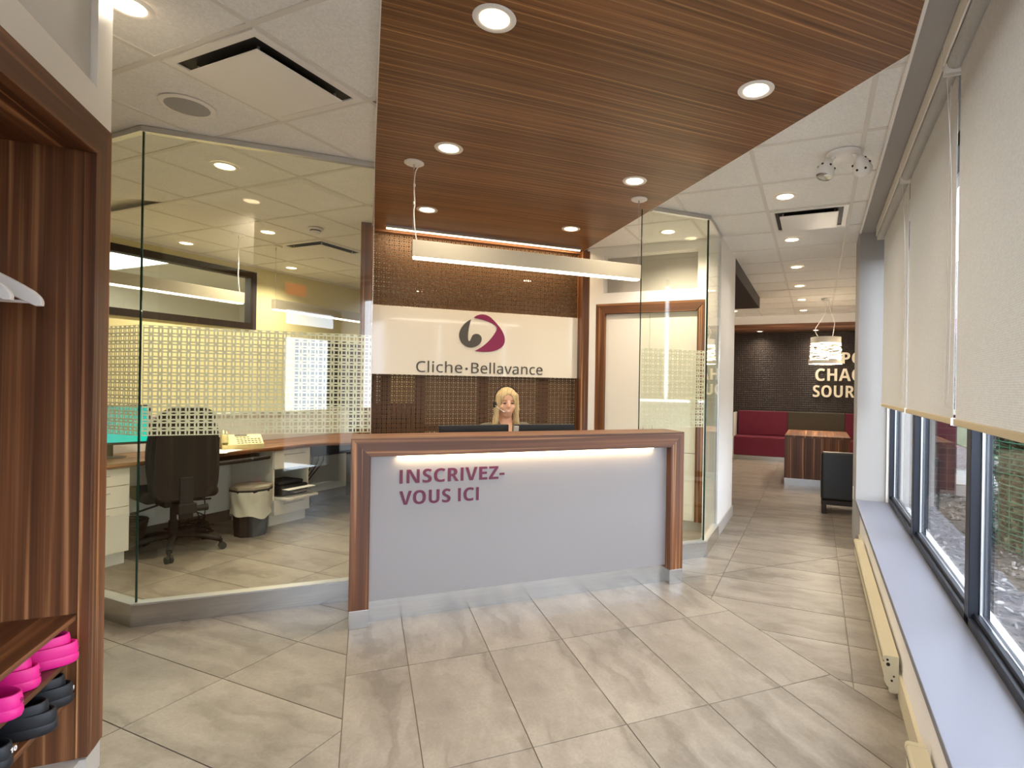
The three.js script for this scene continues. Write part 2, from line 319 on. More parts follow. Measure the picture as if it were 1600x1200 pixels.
part('wall_plaster', [box(-9.15, -9.0, -0.15, 2.95, -7, 1), box(-9.0, WX - 0.15, -0.15, 2.95, -6.3, -6.15), box(-9.0, WX - 0.15, -0.15, 2.95, 0.9, 1.0)], M.wall, rm);
part('ceiling_board', box(-9.1, WX - 0.15, CEIL, CEIL + 0.1, -6.2, 1), M.ceil, rm);
part('floor_board', box(-9.1, WX - 0.15, -0.15, 0, -6.2, 1), M.grout, rm);
const wRear = setting('wall_rear', 'cream rear wall of the room behind the lattice screen');
part('wall_plaster', [box(WX, -2.2, -0.15, 2.95, -7.75, -7.6), box(-2.3, -2.15, -0.15, 2.95, -7.6, -5.25)], std(0xcabfac, 0.85), wRear);
const wCor = setting('wall_corridor', 'white wall between the glass partition and the waiting corner');
part('wall_plaster', [box(-0.955, -0.82, -0.15, 2.9, -6.0, -5.04), box(-2.15, -0.955, -0.15, 2.9, -6.0, -5.86), box(-2.3, -2.15, -0.15, 2.95, -11.5, -5.86)], M.wall, wCor);
const bb2 = setting('baseboard_corridor', 'grey baseboard of the white corridor wall', 'baseboard');
part('baseboard', box(-0.82, -0.808, 0, 0.11, -6.012, -5.04, 'z', 0.002), M.grey, bb2);
const bulk = setting('wall_waiting', 'dark padded end wall of the waiting corner below a walnut band');
part('wall_core', box(-2.3, 0.70, -0.15, 2.95, -11.5, -11.36), M.wall, bulk);
part('padded_lining', box(-2.3, 0.70, 0.4, 2.49, -11.36, -11.32), M.pad, bulk, 'dark brown relief panels in a small square grid');
part('white_bulkhead', box(-2.3, 0.70, 2.61, 2.9, -11.36, -10.95), M.wall, bulk);
part('walnut_band', box(-2.3, 0.70, 2.49, 2.612, -11.34, -10.94, 'x'), M.wood, bulk, 'walnut band below the white bulkhead');
const canopyO = setting('trim_2', 'dark brown dropped slab hanging beside the white corridor wall', 'soffit');
part('soffit_slab', box(-2.2, -0.82, 2.61, CEIL + 0.02, -8.73, -6.0), M.bronze, canopyO);
const wBack = setting('wall_back', 'entrance wall around the glazed door');
part('wall_plaster', [box(-6.6, -0.96, -0.15, 2.95, 0.8, 0.95), box(0.34, 0.75, -0.15, 2.95, 0.8, 0.95), box(-0.96, 0.34, 2.34, 2.95, 0.8, 0.95), box(-0.69, -0.66, -0.15, 2.34, 0.8, 0.95)], M.wall, wBack);
const side = setting('window_6', 'added unseen sidelight bringing daylight in beside the entrance door', 'window');  // sidelight added out of view to let more daylight into the hall
part('frame', [box(-0.96, -0.93, 0, 2.34, 0.82, 0.9), box(-0.72, -0.69, 0, 2.34, 0.82, 0.9), box(-0.93, -0.72, 0, 0.1, 0.82, 0.9), box(-0.93, -0.72, 2.28, 2.34, 0.82, 0.9)], M.darkFrame, side);
part('pane', box(-0.93, -0.72, 0.1, 2.28, 0.853, 0.858), M.winGlass, side);
part('side_wall', box(-1.06, -0.96, -0.15, 2.95, 0.27, 0.8), M.wall, wBack);
const door = setting('door_1', 'glazed entrance door with transom in dark frame', 'door');
part('frame', [box(-0.66, -0.6, 0, 2.34, 0.82, 0.9), box(0.28, 0.34, 0, 2.34, 0.82, 0.9), box(-0.6, 0.28, 2.28, 2.34, 0.82, 0.9), box(-0.6, 0.28, 2.03, 2.09, 0.82, 0.9)], M.darkFrame, door);
part('transom_number', letters('6', font, -0.09, null, 2.12, 2.25, 0, 0.002).rotateY(Math.PI).translate(-0.58, 0, 0.851), M.slate, door, 'number 6 on the transom glass, reversed from inside');
part('leaf', [box(-0.6, -0.5, 0.02, 2.03, 0.83, 0.88), box(0.18, 0.28, 0.02, 2.03, 0.83, 0.88), box(-0.5, 0.18, 0.02, 0.24, 0.83, 0.88), box(-0.5, 0.18, 1.93, 2.03, 0.83, 0.88)], M.darkFrame, door);
part('pane', [box(-0.5, 0.18, 0.24, 1.93, 0.853, 0.858), box(-0.6, 0.28, 2.09, 2.28, 0.853, 0.858)], M.winGlass, door);

// ================================================================ LIGHT FITTINGS
const dlTrim = lathe([[0.052, 0.004], [0.055, -0.002], [0.066, -0.006], [0.078, -0.005], [0.082, 0]], 32), dlLens = new THREE.CylinderGeometry(0.056, 0.056, 0.003, 28);
const dlCone = lathe([[0.052, -0.001], [0.060, 0.004]], 24);
function downlight(x, z, y, label, group, k = 1) {
  const t = thing('downlight', label, 'downlight', [x, y, z], 0, group);
  part('trim_ring', dlTrim, M.trim, t); part('lens', dlLens, M.lens, t).position.y = -0.0015;
  const s = new THREE.SpotLight(WARM, DOWN * k, 0, 1.25, 0.9, 2); s.name = 'downlight_beam'; s.position.y = -0.012; s.shadow.radius = 2.5; s.castShadow = true;
  s.target.position.set(0, -1, 0); s.target.name = 'downlight_aim'; t.add(s, s.target);
  return t;
}
const wRow = ['nearest the entrance', 'beside the pendant canopy', 'nearest the LED strip'];
[0.425, 1.64].forEach((d, a) => [-2.03, -3.25, -4.47].forEach((n, b) => { const [x, z] = dn(d, n); downlight(x, z, WOODY, 'downlight in the walnut panel, ' + (a ? 'window-side' : 'office-side') + ' row, ' + wRow[b], 'downlights in the walnut panel'); }));
[-4.2, -5.88, -7.6].forEach((n, k) => { const [x, z] = dn(-0.88, n); downlight(x, z, CEIL, 'downlight in office tile ceiling, ' + ['just inside the glass wall', 'next to the smoke detector', 'near the cream wall past the black-framed window'][k], 'downlights over the office', 2.9); });
downlight(-5.99, -3.535, CEIL, 'downlight in office tile ceiling in front of the black-framed window', 'downlights over the office', 2.9);
downlight(-5.6, -6.6, CEIL, 'recessed downlight behind the lattice screen near the cream wall', 'downlights behind the lattice', 1.6);
downlight(-3.6, -6.4, CEIL, 'recessed downlight behind the lattice screen near the closet', 'downlights behind the lattice', 1.8);
{ const [x, z] = dn(-0.85, -2.55); downlight(x, z, CEIL, 'recessed downlight in the tile between wardrobe and ceiling speaker', null); }
['before the corridor air vent', 'directly past the corridor air vent', 'second past the corridor air vent', 'third past the corridor air vent', 'fourth past the corridor air vent', 'nearest the dark padded wall'].forEach((w, k) => downlight(-0.228, -4.185 - 1.228 * k, CEIL, 'downlight in the corridor tile ceiling, ' + w, 'downlights along the corridor', 0.85));
downlight(-1.248, -4.776, CEIL, 'recessed downlight in the tiles in front of the built-in closet', null, 2.6);
downlight(-1.39, -10.09, CEIL, 'recessed downlight in the tiles above the bench end', null);
for (const [x, l] of [[-1.03, 'above the crimson cushion'], [-0.02, 'above the raised letters']]) downlight(x, -11.08, 2.49, 'small downlight under the walnut band ' + l, 'downlights under the walnut band', 1.3).scale.setScalar(0.75);

// linear pendants
function pendant(L, label, pos, turn, drop, cords, strength = 10) {                   // local x along the lamp, y = 0 at its underside
  const t = thing('linear_pendant', label, 'pendant lamp', pos, turn);
  part('housing', box(-L / 2, L / 2, 0.006, 0.108, -0.032, 0.032, 'x', 0.003), M.lampBody, t);
  part('diffuser', box(-L / 2 + 0.008, L / 2 - 0.008, -0.004, 0.008, -0.027, 0.027, 'x', 0.003), M.tubeLight, t, 'glowing white diffuser');
  for (const [x, cord] of cords) {
    part('canopy', lathe([[0, drop - 0.012], [0.05, drop - 0.012], [0.06, drop - 0.006], [0.06, drop]], 28).translate(x, 0, 0), M.trim, t);
    part('wire', [rod([x, 0.1, 0], [x, drop - 0.01, 0], 0.0012, 6), cyl(x, drop - 0.04, drop - 0.01, 0, 0.004, 0.005, 10)], M.alu, t);
    if (cord) {
      part('power_cord', tube([[x + 0.025, 0.1, 0], [x + 0.012, 0.17, 0], [x + 0.004, 0.3, 0], [x + 0.008, drop * 0.55, 0], [x + 0.003, drop - 0.14, 0], [x + 0.012, drop - 0.05, 0.005], [x + 0.035, drop - 0.012, 0.01]], 0.0035, 40), M.trim, t);
      for (const y of [drop * 0.56, drop - 0.15]) part('cord_clip', cyl(x + 0.004, y, y + 0.018, 0, 0.007, 0.007, 10), M.trim, t);
    }
  }
  const a = new THREE.RectAreaLight(SOFT, strength, L - 0.02, 0.05); a.name = 'pendant_light'; a.position.y = -0.008; a.rotation.x = -Math.PI / 2; t.add(a);
  return t;
}
{ const [x, z] = dn(1.045, -3.55); pendant(1.59, 'long white linear pendant lamp hanging over the reception desk', [x, 2.15, z], Q45, WOODY - 2.15, [[-0.79, true], [0.785, false]], 5); }
pendant(1.6, 'white linear pendant lamp in front of the high black-framed window', [-5.14, 2.11, -2.75], Q45 * 2, CEIL - 2.11, [[0.75, true], [-0.75, false]]);
pendant(1.4, 'white linear pendant lamp over the far end of the office worktop', [-5.2, 2.11, -4.62], Q45 * 2, CEIL - 2.11, [[-0.68, false], [0.66, false]]);
// wall-washing strip in front of the lattice
{
  const [x, z] = dn(1.05, -5.06), t = thing('led_strip_light', 'slim LED strip light on the walnut panel above the lattice screen', 'strip light', [x, WOODY, z], Q45);
  part('profile', box(-0.915, 0.915, -0.022, 0, -0.006, 0.02, 'x', 0.002), M.alu, t); part('diffuser', box(-0.91, 0.91, -0.028, -0.004, -0.02, -0.004, 'x', 0.002), M.ledStrip, t);
  const a = new THREE.RectAreaLight(LED, 26, 1.8, 0.02); a.name = 'strip_light'; a.position.set(0, -0.03, -0.022); a.rotation.x = -Math.PI / 2 + 0.5; t.add(a);
}
// lay-in light panel in the room behind the high window
{ const t = thing('light_panel', 'square lay-in light panel seen through the high office window', 'ceiling light', [-7.7, CEIL, -3.75]); part('frame', box(-0.61, 0.61, -0.012, 0, -0.31, 0.31, 'x', 0.003), M.trim, t); part('diffuser', box(-0.58, 0.58, -0.016, -0.01, -0.28, 0.28), M.panelLight, t);
  const a = new THREE.RectAreaLight(0xfff4e0, 5, 1.1, 0.55); a.name = 'panel_light'; a.position.y = -0.02; a.rotation.x = -Math.PI / 2; t.add(a); }
// woven shade pendant over the waiting table
{
  const t = thing('shade_pendant', 'slatted drum shade pendant lamp on wavy cords over the walnut table', 'pendant lamp', [0.125, 1.765, -9.1]);
  const bands = [], R = (y) => 0.238 - 0.03 * (y / 0.41);
  const ring = (y0, hgt, amp, ph, thick) => {
    const n = 48, pos = [], idx = [];
    for (let i = 0; i <= n; i++) {
      const a = i / n * Math.PI * 2, w = amp * (Math.sin(3 * a + ph) + 0.6 * Math.sin(5 * a + ph * 1.7)), r = R(y0) + 0.006 * Math.sin(4 * a + ph);
      for (const [q, b] of [[r, y0 + w], [r, y0 + w + hgt], [r - thick, y0 + w + hgt], [r - thick, y0 + w]]) pos.push(q * Math.cos(a), b, q * Math.sin(a));
      if (i < n) for (let k = 0; k < 4; k++) { const A = 4 * i + k, B = 4 * i + (k + 1) % 4; idx.push(A, A + 4, B, B, A + 4, B + 4); }
    }
    const g = new THREE.BufferGeometry(); g.setAttribute('position', new THREE.Float32BufferAttribute(pos, 3)); g.setIndex(idx); g.computeVertexNormals(); return g;
  };
  for (let k = 0; k < 11; k++) bands.push(ring(0.065 + k * 0.0225, 0.014, 0.008, rr(0, 6.3), 0.004));
  part('slatted_shade', bands, M.vinyl, t, 'wavy white slats with light between them');
  part('top_band', [ring(0.315, 0.095, 0, 0, 0.004)], M.vinyl, t); part('bottom_band', [ring(0, 0.055, 0, 0, 0.004)], M.vinyl, t);
  part('shade_disc', [cyl(0, 0.385, 0.39, 0, 0.2, 0.2, 32)], M.vinyl, t);
  for (const s of [-1, 1]) part('cord', tube([[s * 0.09, 0.39, 0], [s * 0.13 - 0.02, 0.52, 0.02], [s * 0.1 + 0.02, 0.66, 0], [s * 0.03 + 0.03, 0.82, 0], [s * 0.03, CEIL - 1.765 - 0.02, 0]], 0.005, 30), M.trim, t);
  part('canopy', lathe([[0.075, 1.005], [0.07, 0.985], [0.03, 0.98], [0, 0.98]], 24), M.alu, t);
  part('bulb', new THREE.SphereGeometry(0.045, 16, 12).translate(0, 0.2, 0), M.bulb, t);
  const p = new THREE.PointLight(WARM, 1.3); p.name = 'shade_light'; p.position.y = 0.2; p.castShadow = true; p.shadow.radius = 2; t.add(p);
}
// air diffusers, speaker, detector, emergency light, exit sign
function diffuser(x, z, label, w = 0.58, d = 0.58, tilt = 0) {
  const t = thing('air_diffuser', label, 'air vent', [x, CEIL, z]), h = 0.3;
  part('frame', [box(-w / 2, w / 2, -0.006, 0.004, -d / 2, -d / 2 + 0.035), box(-w / 2, w / 2, -0.006, 0.004, d / 2 - 0.035, d / 2), box(-w / 2, -w / 2 + 0.035, -0.006, 0.004, -d / 2 + 0.035, d / 2 - 0.035), box(w / 2 - 0.035, w / 2, -0.006, 0.004, -d / 2 + 0.035, d / 2 - 0.035)], M.trim, t);
  const iw = w - 0.07, id = d - 0.07;
  part('throat', box(-iw / 2, iw / 2, 0.001, 0.0035, -id / 2, id / 2), M.black, t, 'dark throat behind the plate');
  part('plate', box(-iw / 2 + 0.035, iw / 2 - 0.035, -0.03, -0.024, -id / 2 + 0.035, id / 2 - 0.035, 'x', 0.002), M.trim, t);
  for (const [a, b] of [[-1, -1], [1, -1], [-1, 1], [1, 1]]) part('plate_hanger', cyl(a * (iw / 2 - 0.06), -0.026, 0.002, b * (id / 2 - 0.06), 0.006, 0.006, 8), M.alu, t);
}
diffuser(-2.375, -1.752, 'square white plate air vent next to the round ceiling speaker');
diffuser(-4.81, -4.19, 'square white plate air vent in the ceiling over the office');
diffuser(-0.075, -4.80, 'square white plate air vent in the corridor ceiling', 0.57, 0.58);
{ const t = thing('ceiling_speaker', 'round grey speaker grille in a ceiling tile above the glass corner', 'speaker', [-2.99, CEIL, -1.76]); part('bezel', lathe([[0.098, -0.006], [0.115, -0.006], [0.122, 0]], 40), M.trim, t); part('grille', lathe([[0, -0.012], [0.05, -0.011], [0.1, -0.005], [0.1, 0]], 40), std(0xa9a7a4, 0.7), t, 'grey perforated grille'); }
{ const t = thing('smoke_detector', 'white smoke detector on the ceiling beside the office air vent', 'smoke detector', [-4.243, CEIL, -3.604]); part('base', lathe([[0.065, 0], [0.065, -0.015], [0.06, -0.018], [0, -0.018]], 28), M.trim, t); part('sensor_cap', lathe([[0.045, -0.02], [0.04, -0.045], [0.02, -0.052], [0, -0.053]], 24), M.trim, t); part('slot_ring', lathe([[0.046, -0.018], [0.047, -0.026], [0.044, -0.027]], 24), M.black, t); }
{
  const t = thing('emergency_light', 'white emergency light with two swivel heads on the corridor ceiling', 'emergency light', [0.13, CEIL, -3.54]);
  part('base_plate', lathe([[0.095, 0], [0.095, -0.008], [0.085, -0.014], [0, -0.014]], 28), M.trim, t);
  for (const s of [-1, 1]) {
    part('arm', rod([s * 0.05, -0.012, 0], [s * 0.085, -0.05, 0.01], 0.012, 12), M.trim, t);
    const h = new THREE.Group(); h.name = 'head'; h.scale.setScalar(1.25); h.position.set(s * 0.095, -0.085, 0.012); h.rotation.set(s > 0 ? 1.2 : -0.2, 0, s * 0.25); t.add(h);
    part('shell', lathe([[0, 0.05], [0.018, 0.048], [0.024, 0.025], [0.037, 0.005], [0.042, -0.035], [0.036, -0.04]], 24), M.trim, h);
    part('lamp_glass', lathe([[0.036, -0.036], [0.02, -0.03], [0, -0.028]], 20), M.chrome, h);
    for (let k = 0; k < 6; k++) part('vent_hole', new THREE.SphereGeometry(0.0055, 8, 6).translate(0.036 * Math.cos(k * 1.047), 0.008, 0.036 * Math.sin(k * 1.047)), M.black, h);
  }
}
{ const t = thing('exit_sign', 'small red glowing exit sign above the entrance door', 'exit sign', [-0.42, 2.52, 0.78]); part('housing', box(-0.16, 0.16, -0.09, 0.09, -0.015, 0.02, 'x', 0.004), M.trim, t); part('face', box(-0.14, 0.14, -0.07, 0.07, -0.019, -0.014), M.exitRed, t); }

// ================================================================ GLASS PARTITIONS
// film with the square-and-lens cut-outs, one cell
function latticeCell(p, sq, lw, ll) {
  const s = new THREE.Shape([[0, 0], [p, 0], [p, p], [0, p]].map((a) => new THREE.Vector2(...a)));
  const hole = (pts) => s.holes.push(new THREE.Path(pts.map((a) => new THREE.Vector2(a[0] * p, a[1] * p))));
  const c = 0.34, h = sq / 2, k = 0.03;
  hole([[c - h, c - h], [c, c - h + k], [c + h, c - h], [c + h - k, c], [c + h, c + h], [c, c + h - k], [c - h, c + h], [c - h + k, c]]);
  const lens = (x, y, rx, ry) => { const q = []; for (let i = 0; i < 8; i++) { const a = i / 8 * Math.PI * 2; q.push([x + rx * Math.cos(a), y + ry * Math.sin(a)]); } hole(q); };
  lens(0.84, c, lw, ll); lens(c, 0.84, ll, lw);
  return s;
}
function repeatCell(cell, nx, ny, p, x0, y0) {
  const a = cell.index ? cell.toNonIndexed() : cell, P = a.attributes.position.array, n = P.length, out = new Float32Array(n * nx * ny), nor = new Float32Array(n * nx * ny), N0 = a.attributes.normal.array;
  let o = 0;
  for (let i = 0; i < nx; i++) for (let j = 0; j < ny; j++) { for (let k = 0; k < n; k += 3) { out[o + k] = P[k] + x0 + i * p; out[o + k + 1] = P[k + 1] + y0 + j * p; out[o + k + 2] = P[k + 2]; } nor.set(N0, o); o += n; }
  const g = new THREE.BufferGeometry(); g.setAttribute('position', new THREE.BufferAttribute(out, 3)); g.setAttribute('normal', new THREE.BufferAttribute(nor, 3));
  g.setAttribute('uv', new THREE.BufferAttribute(new Float32Array(n / 3 * 2 * nx * ny), 2));
  return g;
}
const FP = 0.0444, filmCell = new THREE.ExtrudeGeometry(latticeCell(FP, 0.44, 0.10, 0.28), { depth: 0.0006, bevelEnabled: false });
const GN = -3.735, GX = -0.83, GZ = -1.815;
const dOf = (x, z) => S * (x - z);
const cornerL = [GN / S - GZ, GZ], cornerR = [GX, GN / S - GX];
const FILM0 = 1.05, FILMROWS = 14;
function paneD(parent, d0, d1, y0, y1, n = GN) {                      // glass pane along the desk direction
  const g = new THREE.Group(); g.name = 'glass_pane'; g.rotation.y = Q45; parent.add(g);
  part('glass', box(d0, d1, y0, y1, n - 0.006, n + 0.006), M.glass, g);
  return g;
}
{
  const t = thing('glass_partition', 'frameless glass partition around the office with patterned frosted band', 'glass partition');
  const dC = dOf(...cornerL), dEnd = 0.028;
  const g1 = paneD(t, dC + 0.006, dEnd, 0.125, 2.745);
  part('pane_edge', [box(dEnd, dEnd + 0.003, 0.125, 2.745, GN - 0.006, GN + 0.006)], M.trim, g1);
  part('corner_seal', box(dC - 0.002, dC + 0.006, 0.125, 2.745, GN - 0.006, GN + 0.006), M.edge, g1, 'dark green glass edge at the corner');
  const nF = Math.floor((dEnd - dC - 0.02) / FP), f1 = part('frosted_film', repeatCell(filmCell, nF + 1, FILMROWS, FP, -(nF + 1) * FP, FILM0).scale((dEnd - dC - 0.01) / ((nF + 1) * FP), 1, 1).translate(dEnd, 0, GN - 0.009), M.film, g1, 'frosted film cut in squares and lens shapes'); f1.userData.kind = 'stuff';
  const g2 = new THREE.Group(); g2.name = 'glass_pane'; t.add(g2);
  part('glass', box(-4.45, cornerL[0] - 0.004, 0.125, 2.745, GZ - 0.006, GZ + 0.006), M.glass, g2);
  const f2 = part('frosted_film', repeatCell(filmCell, 20, FILMROWS, FP, cornerL[0] - 0.02 - 20 * FP, FILM0).translate(0, 0, GZ - 0.009), M.film, g2, 'frosted film cut in squares and lens shapes'); f2.userData.kind = 'stuff';
  const bar = (y0, y1, hw, mat, name) => part(name, [prism([dn(dC + hw, GN + hw), dn(-0.02, GN + hw), dn(-0.02, GN - hw), dn(dC - hw * 0.2, GN - hw), [cornerL[0] - hw, GZ]], y0, y1), box(-4.45, cornerL[0], y0, y1, GZ - hw, GZ + hw)], mat, t);
  const H = 0.03;
  const plinth = (y0, y1, hw) => {
    const ci = (o) => { const z = GZ + o, x = (GN + o) / S - z; return [x, z]; };
    const o1 = ci(hw), i1 = ci(-hw);
    return [prism([o1, dn(-0.085, GN + hw), dn(-0.085, GN - hw), i1], y0, y1), prism([[-4.45, GZ + hw], o1, i1, [-4.45, GZ - hw]], y0, y1)];
  };
  part('plinth', plinth(0, 0.118, 0.03).map((g) => uvm(g, 'y')), M.steel, t, 'brushed steel plinth');
  part('plinth_cap', plinth(0.118, 0.128, 0.032), M.alu, t);
  const dEnd2 = 0.03;
  const ci = (o) => { const z = GZ + o, x = (GN + o) / S - z; return [x, z]; };
  part('head_channel', [prism([ci(0.018), dn(dEnd2, GN + 0.018), dn(dEnd2, GN - 0.018), ci(-0.018)], 2.74, CEIL), prism([[-4.45, GZ + 0.018], ci(0.018), ci(-0.018), [-4.45, GZ - 0.018]], 2.74, CEIL)], M.alu, t);
}
{
  const t = thing('glass_partition', 'frameless glass corner in front of the built-in closet, beside white wall', 'glass partition');
  const dC = dOf(...cornerR), d0 = 1.955;
  const g1 = paneD(t, d0, dC - 0.004, 0.125, 2.742);
  part('pane_edge', box(d0 - 0.003, d0, 0.125, 2.742, GN - 0.006, GN + 0.006), M.edge, g1, 'dark green glass edge');
  part('corner_seal', box(dC - 0.004, dC + 0.006, 0.125, 2.742, GN - 0.006, GN + 0.006), M.edge, g1);
  const nF = 13; const f1 = part('frosted_film', repeatCell(filmCell, nF, FILMROWS, FP, dC - 0.012 - nF * FP, FILM0).translate(0, 0, GN - 0.009), M.film, g1, 'frosted film cut in squares and lens shapes'); f1.userData.kind = 'stuff';
  const g2 = new THREE.Group(); g2.name = 'glass_pane'; t.add(g2);
  part('glass', box(GX - 0.006, GX + 0.006, 0.125, 2.742, -5.04, cornerR[1] - 0.008), M.glass, g2);
  const f2 = part('frosted_film', repeatCell(filmCell, 12, FILMROWS, FP, 0, FILM0).rotateY(-Math.PI / 2).translate(GX - 0.009, 0, -5.035), M.film, g2, 'frosted film cut in squares and lens shapes'); f2.userData.kind = 'stuff';
  const ci = (o) => { const x = GX + o, z = (GN + o) / S - x; return [x, z]; };
  const run = (y0, y1, hw, dl) => [prism([dn(dl, GN + hw), ci(hw), ci(-hw), dn(dl, GN - hw)], y0, y1), prism([ci(hw), [GX + hw, -5.04], [GX - hw, -5.04], ci(-hw)], y0, y1)];
  part('plinth', run(0, 0.118, 0.03, 2.0).map((g) => uvm(g, 'y')), M.steel, t, 'brushed steel plinth'); part('plinth_cap', run(0.118, 0.128, 0.032, 2.0), M.alu, t); part('head_channel', run(2.738, CEIL, 0.018, 2.035), M.alu, t);
  part('wall_channel', box(GX - 0.012, GX + 0.012, 0.12, 2.74, -5.05, -5.035), M.alu, t);
}

// ================================================================ RECEPTION
{
  const t = thing('reception_desk', 'walnut framed reception desk with pale front panel and lit underside', 'reception desk', [0, 0, 0], Q45);
  const F = -3.27, B = -3.57, L = -0.072, R = 2.07, w = 0.1, T = 1.055;
  // mitred frame
  const mit = (pts, grain) => { const s = new THREE.Shape(pts.map((p) => new THREE.Vector2(...p))); const g = new THREE.ExtrudeGeometry(s, { depth: F - B, bevelEnabled: true, bevelSize: 0.002, bevelThickness: 0.002, bevelSegments: 1 }); g.translate(0, 0, B); return uvm(g, grain); };
  part('post', mit([[L, 0.1], [L + w, 0.1], [L + w, T - w], [L, T]], 'y'), M.wood, t); part('post', mit([[R - w, 0.1], [R, 0.1], [R, T], [R - w, T - w]], 'y'), M.wood, t);
  part('counter_top', mit([[L, T], [L + w, T - w], [R - w, T - w], [R, T]], 'x'), M.wood, t);
  part('post_foot', box(L - 0.002, L + w + 0.002, 0, 0.1, B - 0.002, F + 0.003, 'y', 0.002), M.steel, t, 'brushed steel foot'); part('post_foot', box(R - w - 0.002, R + 0.002, 0, 0.1, B - 0.002, F + 0.003, 'y', 0.002), M.steel, t, 'brushed steel foot');
  const P = -3.33;
  part('front_panel', box(L + w, R - w, 0.12, T - w, P - 0.02, P, 'y', 0.002), M.panel, t, 'satin pale grey panel');
  part('toe_kick', box(L + w, R - w, 0, 0.12, P - 0.024, P - 0.004), M.steel, t, 'brushed steel toe kick');
  part('lettering', [letters('INSCRIVEZ-', font, 0.187, 0.806, 0.784, 0.864, P, 0.004), letters('VOUS ICI', font, 0.187, 0.648, 0.660, 0.740, P, 0.004)], M.plumText, t, 'plum lettering INSCRIVEZ-VOUS ICI');
  const led = part('light_strip', box(0.17, 1.85, T - w - 0.012, T - w - 0.001, P + 0.012, P + 0.024), M.ledStrip, t, 'glowing LED strip under the counter');
  const a = new THREE.RectAreaLight(LED, 15, 1.68, 0.012); a.name = 'desk_light'; a.position.set(1.01, T - w - 0.014, P + 0.02); a.rotation.x = -Math.PI / 2; t.add(a);
  part('worktop', box(0.06, 1.93, 0.71, 0.74, -4.2, -3.56, 'x', 0.003), M.deskTop, t); part('side_support', box(0.06, 0.09, 0, 0.71, -4.15, -3.58), M.white, t); part('side_support', box(1.9, 1.93, 0, 0.71, -4.15, -3.58), M.white, t);
  part('back_panel', box(L + w, R - w, 0, T - w, B + 0.005, B + 0.02), M.white, t);
}
function monitor(name, label, pos, turn, w, h, screenMat, gap = 0.1) {   // screen faces local +z
  const t = thing(name, label, 'monitor', pos, turn);
  part('casing', box(-w / 2, w / 2, gap, gap + h, -0.022, 0.012, 'x', 0.006), M.black, t); part('rear_bulge', box(-w / 2 + 0.06, w / 2 - 0.06, gap + 0.04, gap + h - 0.05, -0.05, -0.02, 'x', 0.012), M.black, t);
  part('screen', box(-w / 2 + 0.014, w / 2 - 0.014, gap + 0.02, gap + h - 0.014, 0.0115, 0.013), screenMat, t);
  part('neck', box(-0.03, 0.03, 0.01, gap + 0.12, -0.06, -0.035, 'y', 0.004), M.rubber, t); part('foot', lathe([[0, 0.012], [0.09, 0.01], [0.11, 0.004], [0.11, 0]], 28).scale(1, 1, 0.8).translate(0, 0, -0.03), M.rubber, t);
  return t;
}
const screenOff = std(0x07080a, 0.2);
{ let q = dn(0.712, -3.86); monitor('desktop_monitor', 'wide black monitor seen from behind, on receptionist\'s right hand side', [q[0], 0.74, q[1]], Q45 + Math.PI + 0.06, 0.495, 0.3, screenOff, 0.042);
  q = dn(1.232, -3.86); monitor('desktop_monitor', 'slightly narrower black monitor seen from behind, toward the closet', [q[0], 0.74, q[1]], Q45 + Math.PI - 0.06, 0.455, 0.3, screenOff, 0.041);
  q = dn(0.985, -3.8); const a = thing('document_stand', 'thin grey document stand between the two black reception monitors', 'document stand', [q[0], 0.74, q[1]], Q45); part('rest', box(-0.018, 0.018, 0.01, 0.335, -0.006, 0.006, 'y', 0.003).rotateZ(-0.05), M.grey, a); part('base', box(-0.05, 0.05, 0, 0.012, -0.05, 0.05, 'x', 0.003), M.grey, a); }

// sign wall
{
  const t = thing('lattice_screen', 'brown laser-cut lattice screen in a walnut frame behind the desk', 'screen', [0, 0, 0], Q45);
  const p = 0.0425, cell = new THREE.ExtrudeGeometry(latticeCell(p, 0.36, 0.08, 0.24), { depth: 0.006, bevelEnabled: false });
  const up = part('upper_lattice', repeatCell(cell, 47, 16, p, 0.034, 2.062).translate(0, 0, -5.29), M.lattice, t, 'bronze brown lattice above the sign'); up.userData.kind = 'stuff';
  const lo = part('lower_lattice', repeatCell(cell, 47, 31, p, 0.034, 1.45 - 31 * p).translate(0, 0, -5.29), M.lattice, t, 'dark brown lattice below the sign'); lo.userData.kind = 'stuff';
  part('base_board', box(0.03, 2.03, 0, 0.12, -5.3, -5.27, 'x'), M.wood, t);
  part('stile', box(-0.062, 0.033, 0, CEIL, -5.32, -5.14, 'y', 0.002), M.wood, t); part('stile', box(2.02, 2.12, 0, WOODY, -5.32, -5.14, 'y', 0.002), M.wood, t);
  part('head', box(0.033, 2.02, WOODY - 0.02, WOODY - 0.001, -5.32, -5.2, 'x'), M.wood, t);
}
